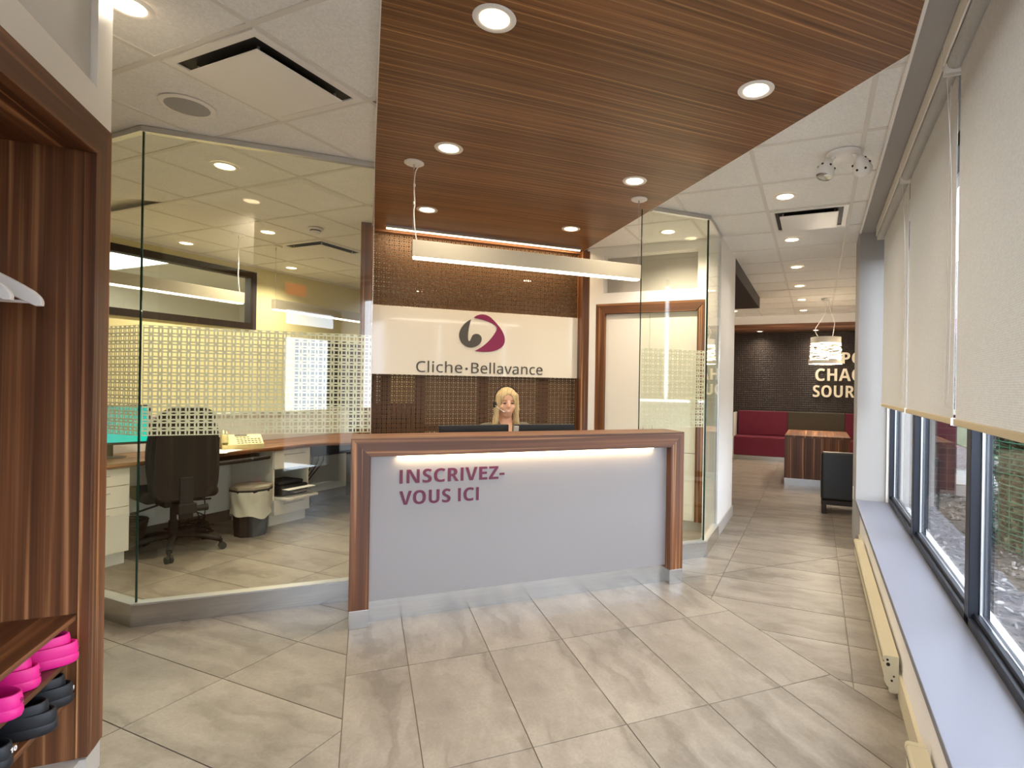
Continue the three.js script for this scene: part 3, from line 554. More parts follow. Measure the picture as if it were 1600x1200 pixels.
{
  const t = thing('company_sign', 'glossy cream sign with plum and grey emblem reading Cliche Bellavance', 'sign', [0, 0, 0], Q45);
  part('board', box(0.036, 2.02, 1.446, 2.072, -5.275, -5.25, 'x', 0.003), M.signWhite, t);
  const zf = -5.249, P = (X, Y) => new THREE.Vector2(0.81 + (X - 675) * 0.00137, 2.048 - (Y - 142) * 0.00137);
  const shape = (segs) => { const s = new THREE.Shape(); segs.forEach((a, i) => { const q = []; for (let k = 0; k < a.length; k += 2) q.push(P(a[k], a[k + 1])); if (!i) s.moveTo(q[0].x, q[0].y); else if (q.length === 1) s.lineTo(q[0].x, q[0].y); else s.bezierCurveTo(q[0].x, q[0].y, q[1].x, q[1].y, q[2].x, q[2].y); }); return s; };
  const ex = (s, d) => new THREE.ExtrudeGeometry(s, { depth: d, bevelEnabled: false, curveSegments: 16 }).translate(0, 0, zf);
  part('emblem_swoosh', ex(shape([[775, 172], [800, 140, 862, 130, 905, 172], [955, 218, 1000, 268, 998, 322], [996, 388, 905, 420, 783, 404], [850, 372, 900, 320, 934, 256], [944, 232, 936, 222, 914, 210], [870, 186, 820, 178, 775, 172]]), 0.004), M.plum, t, 'plum swoosh of the emblem');
  part('emblem_hook', ex(shape([[757, 183], [712, 205, 670, 258, 675, 305], [682, 365, 735, 392, 780, 378], [818, 366, 840, 330, 830, 305], [818, 278, 778, 276, 764, 302], [757, 318, 752, 338, 744, 337], [728, 332, 736, 240, 757, 183]]), 0.004), M.slate, t, 'grey hook of the emblem');
  part('lettering', [letters('Cliche', fontR, 0.424, 0.845, 1.475, 1.575, zf, 0.004), letters('Bellavance', fontR, 0.93, 1.645, 1.475, 1.575, zf, 0.004), new THREE.CylinderGeometry(0.012, 0.012, 0.004, 16).rotateX(Math.PI / 2).translate(0.885, 1.515, zf + 0.002)], M.slate, t, 'grey company name');
}
{
  const t = thing('shelf_unit', 'dark open shelf unit standing behind the lower lattice screen', 'shelf unit', [0, 0, 0], Q45);
  for (const d of [0.18, 0.50, 1.13, 1.77]) part('upright', box(d - 0.045, d + 0.045, 0, 2.0, -5.72, -5.6, 'y', 0.003), M.bronze, t);
  part('low_cupboard', box(0.02, 0.5, 0, 1.16, -5.95, -5.64, 'y', 0.003), M.wood, t); part('drawer_front', box(0.06, 0.4, 0.75, 1.05, -5.64, -5.63, 'x', 0.003), M.bronze, t);
  part('shelf', box(0.5, 1.77, 0.9, 0.93, -5.9, -5.6, 'x'), M.bronze, t);
}
// built-in closet in front of the white wall
{
  const z = -5.12, t = thing('built_in_closet', 'white double-door closet set in a walnut frame behind the glass corner', 'closet');
  const w = 0.098;
  const mit = (pts, g) => uvm(new THREE.ExtrudeGeometry(new THREE.Shape(pts.map((p) => new THREE.Vector2(...p))), { depth: 0.06, bevelEnabled: false }).translate(0, 0, z - 0.06), g);
  const x0 = -2.075, x1 = -0.958, T = 2.2;
  part('stile', mit([[x0, 0.1], [x0 + w, 0.1], [x0 + w, T - w], [x0, T]], 'y'), M.wood, t); part('stile', mit([[x1 - w + 0.012, 0.1], [x1, 0.1], [x1, T], [x1 - w + 0.012, T - w]], 'y'), M.wood, t); part('head', mit([[x0, T], [x0 + w, T - w], [x1 - w, T - w], [x1, T]], 'x'), M.wood, t);
  const a = x0 + w + 0.002, b = x1 - w + 0.01, m = -1.515;
  for (const [p, q, s] of [[a, m - 0.0015, 1], [m + 0.0015, b, -1]]) {
    const d = part('door', box(p, q, 0.745, T - w - 0.003, z - 0.05, z - 0.03, 'y', 0.002), M.white, t);
    part('handle', box((s > 0 ? q : p) - s * 0.045 - 0.005, (s > 0 ? q : p) - s * 0.045 + 0.005, 0.86, 0.985, z - 0.03, z - 0.005, 'y', 0.003), M.alu, d);
    part('lower_door', box(p, q, 0.1, 0.739, z - 0.05, z - 0.03, 'y', 0.002), M.white, t);
  }
  part('carcass', [box(x0, x1, 0.1, T, z - 0.66, z - 0.62), box(x0, x0 + 0.02, 0.1, T, z - 0.62, z - 0.06), box(x1 - 0.02, x1, 0.1, T, z - 0.62, z - 0.06)], M.white, t);
  part('plinth', box(x0, x1, 0, 0.1, z - 0.62, z - 0.045), M.grey, t);
  const w2 = setting('wall_closet', 'white wall above the closet with a shallow recessed panel');
  part('wall_plaster', [box(-2.18, -0.955, T + 0.002, 2.31, z - 0.66, z), box(-2.18, -0.955, 2.685, 2.95, z - 0.66, z), box(-2.18, -2.0, 2.31, 2.685, z - 0.66, z), box(-1.045, -0.955, 2.31, 2.685, z - 0.66, z), box(-2.18, x0 - 0.002, -0.15, T + 0.002, z - 0.66, z)], M.wall, w2);
  part('recess_panel', box(-2.0, -1.045, 2.31, 2.685, z - 0.2, z - 0.12), M.grey, w2, 'grey recessed panel above the closet');
}

// ================================================================ WARDROBE, HANGERS, CLOGS
{
  // local x along D, local z along N
  const t = thing('open_wardrobe', 'tall open walnut wardrobe with shoe shelves beside the entrance', 'wardrobe', [0, 0, 0], Q45);
  const F = -0.85, B = -1.45, n0 = -2.425, n1 = -0.5, T = 2.236, w = 0.11;  // near end, out of view, drawn out to block daylight from the door
  const frame = (pts, grain) => {                                      // pts in (n, y), thickness along D
    const g = new THREE.ExtrudeGeometry(new THREE.Shape(pts.map((p) => new THREE.Vector2(...p))), { depth: 0.03, bevelEnabled: true, bevelSize: 0.0015, bevelThickness: 0.0015, bevelSegments: 1 });
    g.rotateY(-Math.PI / 2); g.translate(F, 0, 0);                     // shape x -> +z, extrusion -> -x
    return uvm(g, grain);
  };
  part('stile', frame([[n0, 0.1], [n0 + w, 0.1], [n0 + w, T - w], [n0, T]], 'y'), M.wood, t); part('stile', frame([[n1 - w, 0.1], [n1, 0.1], [n1, T], [n1 - w, T - w]], 'y'), M.wood, t);
  part('head', frame([[n0, T], [n0 + w, T - w], [n1 - w, T - w], [n1, T]], 'z'), M.wood, t);
  part('side_panel', box(B, F - 0.031, 0.09, T - 0.002, n0 + 0.002, n0 + w - 0.012, 'y'), M.wood, t); part('side_panel', box(B, F - 0.031, 0.09, T - 0.002, n1 - w + 0.012, n1 - 0.002, 'y'), M.wood, t);
  part('back_panel', box(B - 0.02, B, 0.09, T, n0, n1, 'y'), M.wood, t); part('top_panel', box(B, F - 0.031, T - w + 0.005, T - w + 0.03, n0 + w - 0.012, n1 - w + 0.012, 'z'), M.wood, t);
  for (const y of [0.579, 0.452, 0.321]) part('shelf', box(B, F - 0.036, y - 0.018, y, n0 + w - 0.011, n1 - w + 0.011, 'z', 0.001), M.wood, t);
  part('plinth', [box(B, F - 0.003, 0, 0.09, n0 + 0.004, n0 + w), box(B, F - 0.02, 0, 0.09, n0 + w, n1 - 0.004)], M.grey, t);
  part('hanging_rod', rod([-1.17, 1.80, n0 + w - 0.012], [-1.17, 1.80, n1 - w + 0.012], 0.014, 14), M.chrome, t);
  part('upper_panel', [box(B, F - 0.001, T + 0.001, 2.345, n0, n1), box(B, F - 0.001, 2.345, CEIL - 0.002, n0, n0 + w)], M.white, t, 'white panelling above the walnut frame');
  part('upper_door', box(B, F - 0.02, 2.345, CEIL - 0.004, n0 + w + 0.003, n1), std(0xcfcac2, 0.6), t, 'pale grey cupboard door');
}
function hanger(d, n, y, label) {
  const [x, z] = dn(d, n), t = thing('clothes_hanger', label, 'hanger', [x, y, z], Q45, 'white hangers in the wardrobe');   // origin on the rod axis
  const arm = (s) => { const sh = new THREE.Shape(); sh.moveTo(0, -0.075); sh.bezierCurveTo(0.06 * s, -0.085, 0.15 * s, -0.135, 0.2 * s, -0.17); sh.bezierCurveTo(0.22 * s, -0.185, 0.228 * s, -0.2, 0.225 * s, -0.213); sh.lineTo(0.213 * s, -0.214); sh.bezierCurveTo(0.17 * s, -0.195, 0.08 * s, -0.135, 0, -0.105); return new THREE.ExtrudeGeometry(sh, { depth: 0.012, bevelEnabled: true, bevelSize: 0.003, bevelThickness: 0.003, bevelSegments: 2, curveSegments: 8 }).translate(0, 0, -0.006); };
  part('shoulders', [arm(1), arm(-1)], M.trim, t); part('trouser_bar', rod([-0.2, -0.205, 0], [0.2, -0.205, 0], 0.005, 10), M.trim, t);
  part('hook', tube([[0, -0.085, 0], [0, -0.03, 0], [0.018, -0.012, 0], [0.018, 0.012, 0], [0, 0.018, 0], [-0.018, 0.006, 0]], 0.0025, 24), M.chrome, t);
  return t;
}
hanger(-1.135, -2.14, 1.80, 'white plastic coat hanger hanging nearest the wardrobe side panel');
hanger(-1.15, -2.02, 1.80, 'white plastic coat hanger beside the one nearest the side panel');

// clogs: length along local x (heel at +x), origin at the sole's underside
const clogGeo = (() => {
  const outline = (a, k) => { const c = Math.cos(a), s = Math.sin(a), wide = 0.047 + 0.008 * (-c); return [0.125 * Math.sign(c) * Math.pow(Math.abs(c), 0.8) * k, wide * Math.sign(s) * Math.pow(Math.abs(s), 0.85) * k]; };
  const n = 36, loft = (rings, cap) => {
    const pos = [], idx = [];
    rings.forEach((r) => { for (let i = 0; i < n; i++) { const a = i / n * Math.PI * 2, q = outline(a, r.k), c = Math.cos(a); pos.push(q[0], r.y(c), q[1]); } });
    for (let j = 0; j + 1 < rings.length; j++) for (let i = 0; i < n; i++) { const A = j * n + i, B = j * n + (i + 1) % n; idx.push(A, A + n, B, B, A + n, B + n); }
    for (const j of cap) { const b = j * n; for (let i = 1; i + 1 < n; i++) idx.push(b, b + i, b + i + 1); }
    const g = new THREE.BufferGeometry(); g.setAttribute('position', new THREE.Float32BufferAttribute(pos, 3)); g.setIndex(idx); g.computeVertexNormals(); return g;
  };
  const up = (lo, hi) => (c) => lo + (hi - lo) * Math.max(0, -c);
  const body = loft([{ k: 0.9, y: () => 0 }, { k: 0.97, y: () => 0.004 }, { k: 1, y: () => 0.014 }, { k: 1, y: () => 0.026 }, { k: 0.965, y: () => 0.029 }, { k: 0.965, y: () => 0.032 }, { k: 0.99, y: () => 0.035 }, { k: 0.985, y: () => 0.05 }, { k: 0.96, y: () => 0.066 }, { k: 0.91, y: () => 0.068 }, { k: 0.885, y: () => 0.06 }], [0]);
  const inner = loft([{ k: 0.885, y: () => 0.061 }, { k: 0.86, y: () => 0.03 }, { k: 0.8, y: () => 0.022 }], [2]);
  const vp = []; const vi = []; const m = 14;                          // toe cap, a half dome
  for (let j = 0; j <= m; j++) for (let i = 0; i <= m; i++) {
    const a = Math.PI / 2 + i / m * Math.PI, q = outline(a, 0.95), v = j / m;      // v: rim -> ridge
    const x = q[0] + (0 - q[0]) * v * 0.0, zz = q[1] * Math.cos(v * Math.PI / 2), h = 0.064 + 0.034 * Math.sin(v * Math.PI / 2) * Math.min(1, (0.125 + x) / 0.06) * 0.42;
    vp.push(x * (1 - 0.06 * v), h, zz);
    if (i < m && j < m) { const A = j * (m + 1) + i; vi.push(A, A + 1, A + m + 1, A + 1, A + m + 2, A + m + 1); }
  }
  const vamp = new THREE.BufferGeometry(); vamp.setAttribute('position', new THREE.Float32BufferAttribute(vp, 3)); vamp.setIndex(vi); vamp.computeVertexNormals();
  const strapPts = []; for (let i = 0; i <= 16; i++) { const a = -1.45 + i / 16 * 2.9; strapPts.push([-0.005 - 0.05 * Math.cos(a), 0.066 + 0.012 * Math.cos(a), 0.051 * Math.sin(a)]); }
  const strap = tube(strapPts, 0.006, 30, 6);
  const rivet = (s) => new THREE.CylinderGeometry(0.0095, 0.0095, 0.006, 14).rotateX(Math.PI / 2).translate(0.0, 0.074, s * 0.051);
  const dots = []; for (const [x, z] of [[-0.06, 0], [-0.06, 0.022], [-0.06, -0.022], [-0.085, 0.011], [-0.085, -0.011]]) dots.push(new THREE.CylinderGeometry(0.0055, 0.0055, 0.008, 10).translate(x, 0.075 - 2 * z * z * 8, z));
  return { body, inner, vamp, strap, rivets: [rivet(1), rivet(-1)], dots };
})();
function clog(d, n, y, turn, pink, label, size) {
  const [x, z] = dn(d, n), t = thing('clog', label, 'clog', [x, y, z], Q45 + turn, pink ? 'pink clogs on the middle shelf' : 'black clogs on the lower shelf'), a = pink ? M.pink : M.clog;
  part('sole_and_wall', clogGeo.body, a, t); part('footbed', clogGeo.inner, a, t); part('toe_cap', clogGeo.vamp, a, t); part('heel_strap', clogGeo.strap, a, t); for (const g of clogGeo.rivets) part('rivet', g, M.black, t); for (const g of clogGeo.dots) part('vent_hole', g, M.black, t);
  if (size) part('size_mark', letters(size, font, -0.012, null, 0.041, 0.054, 0, 0.001).rotateY(Math.PI / 2).translate(0.123, 0, -0.012), pink ? M.plum : M.trim, t, 'size number ' + size);
}
const PS = 0.452, BS = 0.321, up2 = 0.027;
clog(-0.975, -2.235, PS, 0.12, true, 'pink clog at bottom of the stack against the side panel', '8');
clog(-0.995, -2.235, PS + up2, 0.12, true, 'pink clog nested on top of the stack against the side panel');
clog(-1.005, -2.105, PS, -0.1, true, 'pink clog at bottom of the middle pink stack', '7');
clog(-1.025, -2.105, PS + up2, -0.1, true, 'pink clog nested on top of the middle pink stack');
clog(-0.965, -1.965, PS, -0.35, true, 'single pink clog sticking out over the shelf edge', '9');
clog(-0.985, -2.235, BS, 0.08, false, 'black clog at bottom of the stack against the side panel', '9');
clog(-1.005, -2.235, BS + up2, 0.08, false, 'black clog nested on top of the stack against side panel');
clog(-0.96, -2.095, BS, -0.1, false, 'black clog at bottom of the middle black stack');
clog(-0.98, -2.095, BS + up2, -0.1, false, 'black clog nested on top of the middle black stack');
clog(-0.985, -1.95, BS, -0.25, false, 'single black clog marked with white size ten', '10');

// ================================================================ OFFICE BEHIND THE GLASS
const pony = setting('wall_office', 'low white office wall behind the worktop with dark baseboard');
part('wall_plaster', box(-5.42, -5.29, -0.15, 1.02, -5.0, -1.3), M.wall, pony); part('wall_cap', box(-5.43, -5.28, 1.02, 1.045, -5.0, -1.3), M.grey, pony); part('baseboard', box(-5.29, -5.278, 0, 0.1, -5.0, -1.3), std(0x6a6258, 0.6), pony);
{
  const t = thing('office_worktop', 'long walnut office worktop along the low white wall', 'worktop');
  const g = uvm(prism([[-5.28, -1.85], [-4.63, -1.85], [-4.63, -3.85], [-4.58, -4.05], [-4.3, -4.35], [-4.25, -4.5], [-4.25, -5.0], [-5.28, -5.0]], 0.722, 0.752), 'z');
  part('top', g, M.deskTop, t); part('rail', box(-5.27, -5.22, 0.64, 0.722, -3.5, -2.42), M.black, t); part('end_panel', box(-5.25, -4.3, 0, 0.722, -4.98, -4.95), M.black, t); part('modesty_panel', box(-4.72, -4.70, 0.6, 0.722, -4.94, -3.98), M.black, t);
}
{ const t = thing('storage_cabinet', 'tall dark storage cabinet with a pale door panel against the cream wall', 'cabinet'); part('carcass', box(-6.44, -6.06, 0, 1.93, -6.5, -5.16, 'y', 0.004), M.bronze, t); part('door', box(-6.06, -6.045, 0.06, 1.9, -5.79, -5.19, 'y', 0.003), M.bronze, t); part('door', box(-6.06, -6.045, 0.06, 1.9, -6.2, -5.8, 'y', 0.003), M.bronze, t); part('pale_panel', box(-6.06, -6.044, 1.0, 1.85, -6.48, -6.22, 'y', 0.003), M.grey, t); }
function drawers(label, z0, z1, rows, pos) {
  const t = thing('drawer_cabinet', label, 'cabinet'), xf = -4.66;
  part('carcass', [box(-5.25, xf - 0.02, 0.1, 0.12, z0, z1), box(-5.25, xf - 0.02, 0.70, 0.72, z0, z1), box(-5.25, xf - 0.02, 0.12, 0.70, z0, z0 + 0.018), box(-5.25, xf - 0.02, 0.12, 0.70, z1 - 0.018, z1), box(-5.25, -5.23, 0.12, 0.7, z0 + 0.018, z1 - 0.018)], M.white, t); part('plinth', box(-5.25, xf - 0.06, 0, 0.1, z0, z1), M.wall, t);
  for (const [a, b] of rows) { const d = part('drawer', box(xf - 0.02, xf, a + 0.002, b - 0.002, z0 + 0.002, z1 - 0.002, 'z', 0.002), M.white, t); const zm = (z0 + z1) / 2, h = Math.min(0.11, (z1 - z0) * 0.3), y = b - 0.045; part('handle', [rod([xf + 0.025, y, zm - h], [xf + 0.025, y, zm + h], 0.005, 10), rod([xf, y, zm - h + 0.02], [xf + 0.025, y, zm - h + 0.02], 0.004, 8), rod([xf, y, zm + h - 0.02], [xf + 0.025, y, zm + h - 0.02], 0.004, 8)], M.alu, d); }
  return t;
}
drawers('white three-drawer cabinet with bar handles beside the wicker basket', -2.39, -1.9, [[0.1, 0.432], [0.432, 0.589], [0.589, 0.715]]);
{ const t = drawers('white cabinet with an open printer compartment beside the bin', -3.94, -3.55, [[0.1, 0.25], [0.535, 0.715]]); part('pull_out_shelf', box(-5.2, -4.52, 0.255, 0.275, -3.92, -3.57, 'z', 0.002), M.white, t); }
{ const t = thing('small_printer', 'small dark printer in the open compartment of the cabinet', 'printer', [-4.72, 0.275, -3.74]); part('body', box(-0.22, 0.1, 0.003, 0.1, -0.15, 0.15, 'z', 0.02), M.black, t); part('paper_tray', box(0.06, 0.17, 0.035, 0.045, -0.13, 0.05, 'z', 0.003), M.alu, t); part('lid', box(-0.2, 0.06, 0.1, 0.135, -0.13, 0.13, 'z', 0.015), M.rubber, t); part('output_sheet', box(0.05, 0.19, 0.07, 0.073, -0.16, 0.14, 'z'), M.paper, t); }
{
  const t = monitor('desktop_monitor', 'monitor with a bright teal screen on the office worktop', [-5.02, 0.752, -2.43], Math.PI / 2 - 0.35, 0.5, 0.31, new THREE.MeshStandardMaterial({ color: 0x04100e, roughness: 0.3, emissive: new THREE.Color().setRGB(0.06, 0.32, 0.28), emissiveIntensity: 1, emissiveMap: tex(128, 64, (u, v) => { const n = fbm(u * 4, v * 3, 4, 3, 77, 3); return mixc([40, 150, 190], [90, 235, 190], cl(u * 0.7 + n * 0.6 - 0.2)); }) }), 0.1);
  part('sticky_note', box(-0.235, -0.17, 0.045, 0.1, 0.012, 0.0135), M.phone, t, 'pale yellow sticky note');
}
{ const t = thing('keyboard_tray', 'black sliding keyboard tray under the worktop', 'keyboard tray', [-4.66, 0.66, -3.0]); part('tray', box(-0.25, 0.1, 0, 0.025, -0.42, 0.32, 'z', 0.01), M.black, t); part('slide', [box(-0.25, 0.05, 0.025, 0.062, -0.36, -0.34), box(-0.25, 0.05, 0.025, 0.062, 0.24, 0.26)], M.rubber, t); part('palm_rest', tube([[0.1, 0.02, -0.42], [0.13, 0.02, -0.2], [0.13, 0.02, 0.1], [0.1, 0.02, 0.32]], 0.018, 20, 8), M.blackSoft, t); }
{
  const t = thing('desk_phone', 'cream office telephone with handset on the worktop', 'telephone', [-4.84, 0.752, -3.36], Math.PI / 2 - 0.5); t.scale.setScalar(1.15);
  const w = new THREE.ExtrudeGeometry(new THREE.Shape([[0.1, 0], [0.1, 0.03], [-0.1, 0.095], [-0.1, 0]].map((a) => new THREE.Vector2(...a))), { depth: 0.27, bevelEnabled: true, bevelSize: 0.004, bevelThickness: 0.004, bevelSegments: 2 }).rotateY(-Math.PI / 2).translate(0.135, 0.004, 0);
  part('base', w, M.phone, t);
  const slope = (x, v) => [x, 0.035 + (0.1 - v) / 0.2 * 0.065 + 0.004, v];
  const keys = []; for (let i = 0; i < 7; i++) for (let j = 0; j < 4; j++) { if (i < 3 && j > 2) continue; const q = slope(0.115 - i * 0.024, 0.075 - j * 0.036); keys.push(new THREE.BoxGeometry(0.017, 0.006, 0.022).translate(...q)); }
  part('keypad', keys, M.grey, t, 'grey keys'); part('display', new THREE.BoxGeometry(0.085, 0.004, 0.03).rotateX(0.31).translate(...slope(-0.002, -0.068)), M.slate, t);
  part('handset', tube([[-0.105, 0.05, 0.095], [-0.105, 0.105, 0.07], [-0.105, 0.125, 0], [-0.105, 0.125, -0.06], [-0.105, 0.115, -0.1]], 0.02, 24, 10).scale(1.15, 1, 1), M.phone, t);
}
{ const t = thing('paper_sheets', 'loose printed paper sheets lying beside the cream telephone', 'paper', [-4.74, 0.753, -3.08], 0.4); part('sheet', box(-0.1, 0.12, 0, 0.0015, -0.15, 0.13), M.paper, t); part('sheet', box(-0.1, 0.1, 0.0016, 0.003, -0.13, 0.16).rotateY(0.35), M.paper, t); }
{ const t = thing('pencil_cup', 'black cylindrical pencil cup on the worktop behind the chair', 'pencil cup', [-4.98, 0.752, -3.2]); part('cup', lathe([[0.0, 0.003], [0.04, 0.003], [0.043, 0.1], [0.039, 0.1], [0.036, 0.01]], 24), M.black, t); part('pen', [rod([0, 0.01, 0], [0.03, 0.15, 0.01], 0.004), rod([0.01, 0.01, 0.01], [-0.02, 0.14, 0.02], 0.004)], M.rubber, t); }
{ const t = thing('wicker_basket', 'brown wicker basket standing under the worktop beside drawer cabinet', 'basket', [-5.11, 0, -2.57]); const rings = []; for (let k = 0; k < 11; k++) { const r = 0.12 + k * 0.004; rings.push(new THREE.TorusGeometry(r, 0.011, 6, 28).rotateX(Math.PI / 2).translate(0, 0.012 + k * 0.021, 0)); } part('wicker_coils', rings, std(0x4c3624, 0.85), t); part('bottom', cyl(0, 0.001, 0.012, 0, 0.118, 0.118, 24), std(0x4c3624, 0.85), t); }
{
  const [bx, bz] = [-4.62, -3.30], t = thing('waste_bin', 'black octagonal waste bin with white liner bag and grey lid', 'waste bin', [bx, 0, bz], 0.3);
  const oct = (pts) => lathe(pts, 8).toNonIndexed();
  const b = oct([[0, 0.002], [0.125, 0.002], [0.152, 0.36]]); b.computeVertexNormals(); part('body', b, M.rubber, t);
  const pos = [], idx = [], n = 48, rows = 5;
  for (let j = 0; j <= rows; j++) for (let i = 0; i <= n; i++) { const a = i / n * Math.PI * 2, y = 0.4 - j * 0.043 - (j / rows) * (0.018 * Math.sin(a * 2 + 1) + 0.012 * Math.sin(a * 5)), r = 0.160 + 0.004 * Math.sin(a * 9 + j) + 0.004 * Math.sin(j * 1.4) - 0.004 * j / rows; pos.push(r * Math.cos(a), y, r * Math.sin(a)); if (i < n && j < rows) { const A = j * (n + 1) + i; idx.push(A, A + 1, A + n + 1, A + 1, A + n + 2, A + n + 1); } }
  const g = new THREE.BufferGeometry(); g.setAttribute('position', new THREE.Float32BufferAttribute(pos, 3)); g.setIndex(idx); g.computeVertexNormals(); part('liner_bag', g, M.bag, t, 'white translucent liner folded over the rim');
  const r = oct([[0.150, 0.36], [0.166, 0.395], [0.168, 0.415], [0.155, 0.418]]); r.computeVertexNormals(); part('rim', r, M.rubber, t);
  const l = oct([[0.168, 0.418], [0.166, 0.438], [0.12, 0.452], [0, 0.456]]); l.computeVertexNormals(); part('lid', l, M.lid, t);
}
{
  const t = thing('cable_bundle', 'tangle of black computer cables hanging under the worktop', 'cables');
  for (const [a, b, c, d] of [[-3.02, 0.02, 0.3, 0.5], [-3.07, -0.03, 0.25, 0.45], [-3.16, 0.03, 0.34, 0.55], [-2.98, 0.05, 0.2, 0.4], [-3.1, -0.05, 0.15, 0.35]]) part('cable', tube([[-5.1, 0.72, a], [-5.05, 0.55, a + b], [-5.0 + b, c + 0.1, a + 0.06], [-4.98, 0.12 + 0.05 * rnd(), a + 0.02 + b], [-5.05, 0.02, a + 0.15 + b * 2], [-5.2, 0.012, a + 0.3 * d]], 0.005, 40), M.rubber, t);
  for (let k = 0; k < 5; k++) part('cable', tube([0, 1, 2, 3, 4, 5, 6].map((i) => [-5.05 + 0.12 * Math.cos(i * 2.1 + k), 0.02 + 0.05 * rnd() + 0.012 * k, -3.05 + 0.14 * Math.sin(i * 1.7 + k * 1.3)]), 0.006, 50), M.rubber, t);
  for (const dz of [0, 0.05, 0.1]) part('cable', tube([[-4.85, 0.70, -4.1 - dz], [-4.84, 0.55, -4.12 - dz * 1.4], [-4.86, 0.3, -4.02 - dz * 0.5], [-4.9, 0.08, -4.05 - dz], [-5.0, 0.01, -4.1]], 0.005, 40), M.rubber, t);
}
// task chair, facing local -z
function taskChair(label, pos, turn, star) {
  const t = thing('task_chair', label, 'office chair', pos, turn);
  const sh = new THREE.Shape(), W2 = 0.22, rt = 0.13, rb = 0.11;
  sh.moveTo(-W2 + 0.02 + rb, -0.34); sh.lineTo(W2 - 0.02 - rb, -0.34); sh.bezierCurveTo(W2 - 0.05, -0.34, W2 - 0.02, -0.31, W2 - 0.012, -0.2); sh.bezierCurveTo(W2 + 0.005, -0.05, W2, 0.1, W2 - 0.03, 0.34 - rt); sh.bezierCurveTo(W2 - 0.05, 0.32, W2 - 0.1, 0.34, W2 - 0.16, 0.34); sh.lineTo(-W2 + 0.16, 0.34); sh.bezierCurveTo(-W2 + 0.1, 0.34, -W2 + 0.05, 0.32, -W2 + 0.03, 0.34 - rt); sh.bezierCurveTo(-W2, 0.1, -W2 - 0.005, -0.05, -W2 + 0.012, -0.2); sh.bezierCurveTo(-W2 + 0.02, -0.31, -W2 + 0.05, -0.34, -W2 + 0.02 + rb, -0.34);
  const b = new THREE.ExtrudeGeometry(sh, { depth: 0.03, bevelEnabled: true, bevelSize: 0.02, bevelThickness: 0.022, bevelSegments: 5, curveSegments: 8 }).translate(0, 0, -0.015), p = b.attributes.position;
  for (let i = 0; i < p.count; i++) { const x = p.getX(i), y = p.getY(i), f = (y + 0.34) / 0.68; p.setZ(i, p.getZ(i) - 0.35 * x * x + 0.03 * Math.cos(f * 5)); }
  b.computeVertexNormals(); b.rotateX(0.1); b.translate(0, 0.80, 0.24); part('backrest', uvm(b), M.blackSoft, t);
  const s = new RoundedBoxGeometry(0.5, 0.09, 0.48, 4, 0.042); s.translate(0, 0.475, -0.03); part('seat', uvm(s), M.blackSoft, t);
  part('back_bracket', [box(-0.045, 0.045, 0.3, 0.62, 0.25, 0.275, 'y', 0.006), box(-0.045, 0.045, 0.38, 0.41, 0.02, 0.26, 'y', 0.006), box(-0.06, 0.06, 0.34, 0.42, 0.235, 0.3, 'y', 0.01)], M.rubber, t);
  part('tilt_knob', rod([0.06, 0.37, 0.27], [0.14, 0.37, 0.27], 0.022, 14, 0.026), M.rubber, t);
  part('mechanism', box(-0.09, 0.09, 0.37, 0.43, -0.12, 0.1, 'y', 0.012), M.rubber, t);
  part('lever', [tube([[-0.08, 0.39, 0], [-0.17, 0.375, 0.03], [-0.25, 0.36, 0.05]], 0.008, 12), new THREE.SphereGeometry(0.016, 10, 8).scale(1.8, 0.7, 1).translate(-0.26, 0.358, 0.052)], M.rubber, t); part('lever', tube([[0.08, 0.39, -0.02], [0.18, 0.385, 0], [0.26, 0.38, 0.0]], 0.008, 12), M.rubber, t);
  part('gas_column', [cyl(0, 0.09, 0.25, 0, 0.034, 0.03), cyl(0, 0.25, 0.38, 0, 0.022)], M.rubber, t);
  for (let k = 0; k < 5; k++) {
    const a = star + k * Math.PI * 2 / 5, c = Math.cos(a), q = Math.sin(a);
    const pts = [[0.02 * c, 0.125, 0.02 * q], [0.12 * c, 0.125, 0.12 * q], [0.24 * c, 0.105, 0.24 * q], [0.33 * c, 0.08, 0.33 * q]];
    part('leg', [tube(pts, 0.021, 14, 10)], M.rubber, t);
    const w = (o) => new THREE.CylinderGeometry(0.027, 0.027, 0.02, 18).rotateX(Math.PI / 2).rotateY(-a + 0.5).translate(0.345 * c + o * Math.cos(a + 1.07), 0.0272, 0.345 * q + o * Math.sin(a + 1.07));
    part('caster', [w(0.013), w(-0.013), cyl(0.335 * c, 0.035, 0.085, 0.335 * q, 0.012, 0.012, 10)], M.rubber, t);
  }
  return t;
}
taskChair('black fabric task chair pushed back from the office worktop', [-4.70, 0, -2.71], 1.35, 0.683);
{ const [x, z] = dn(1.06, -4.42); taskChair('black task chair the receptionist sits on behind the desk', [x, 0, z], Q45 + Math.PI, 0.3).scale.y = 0.8; }

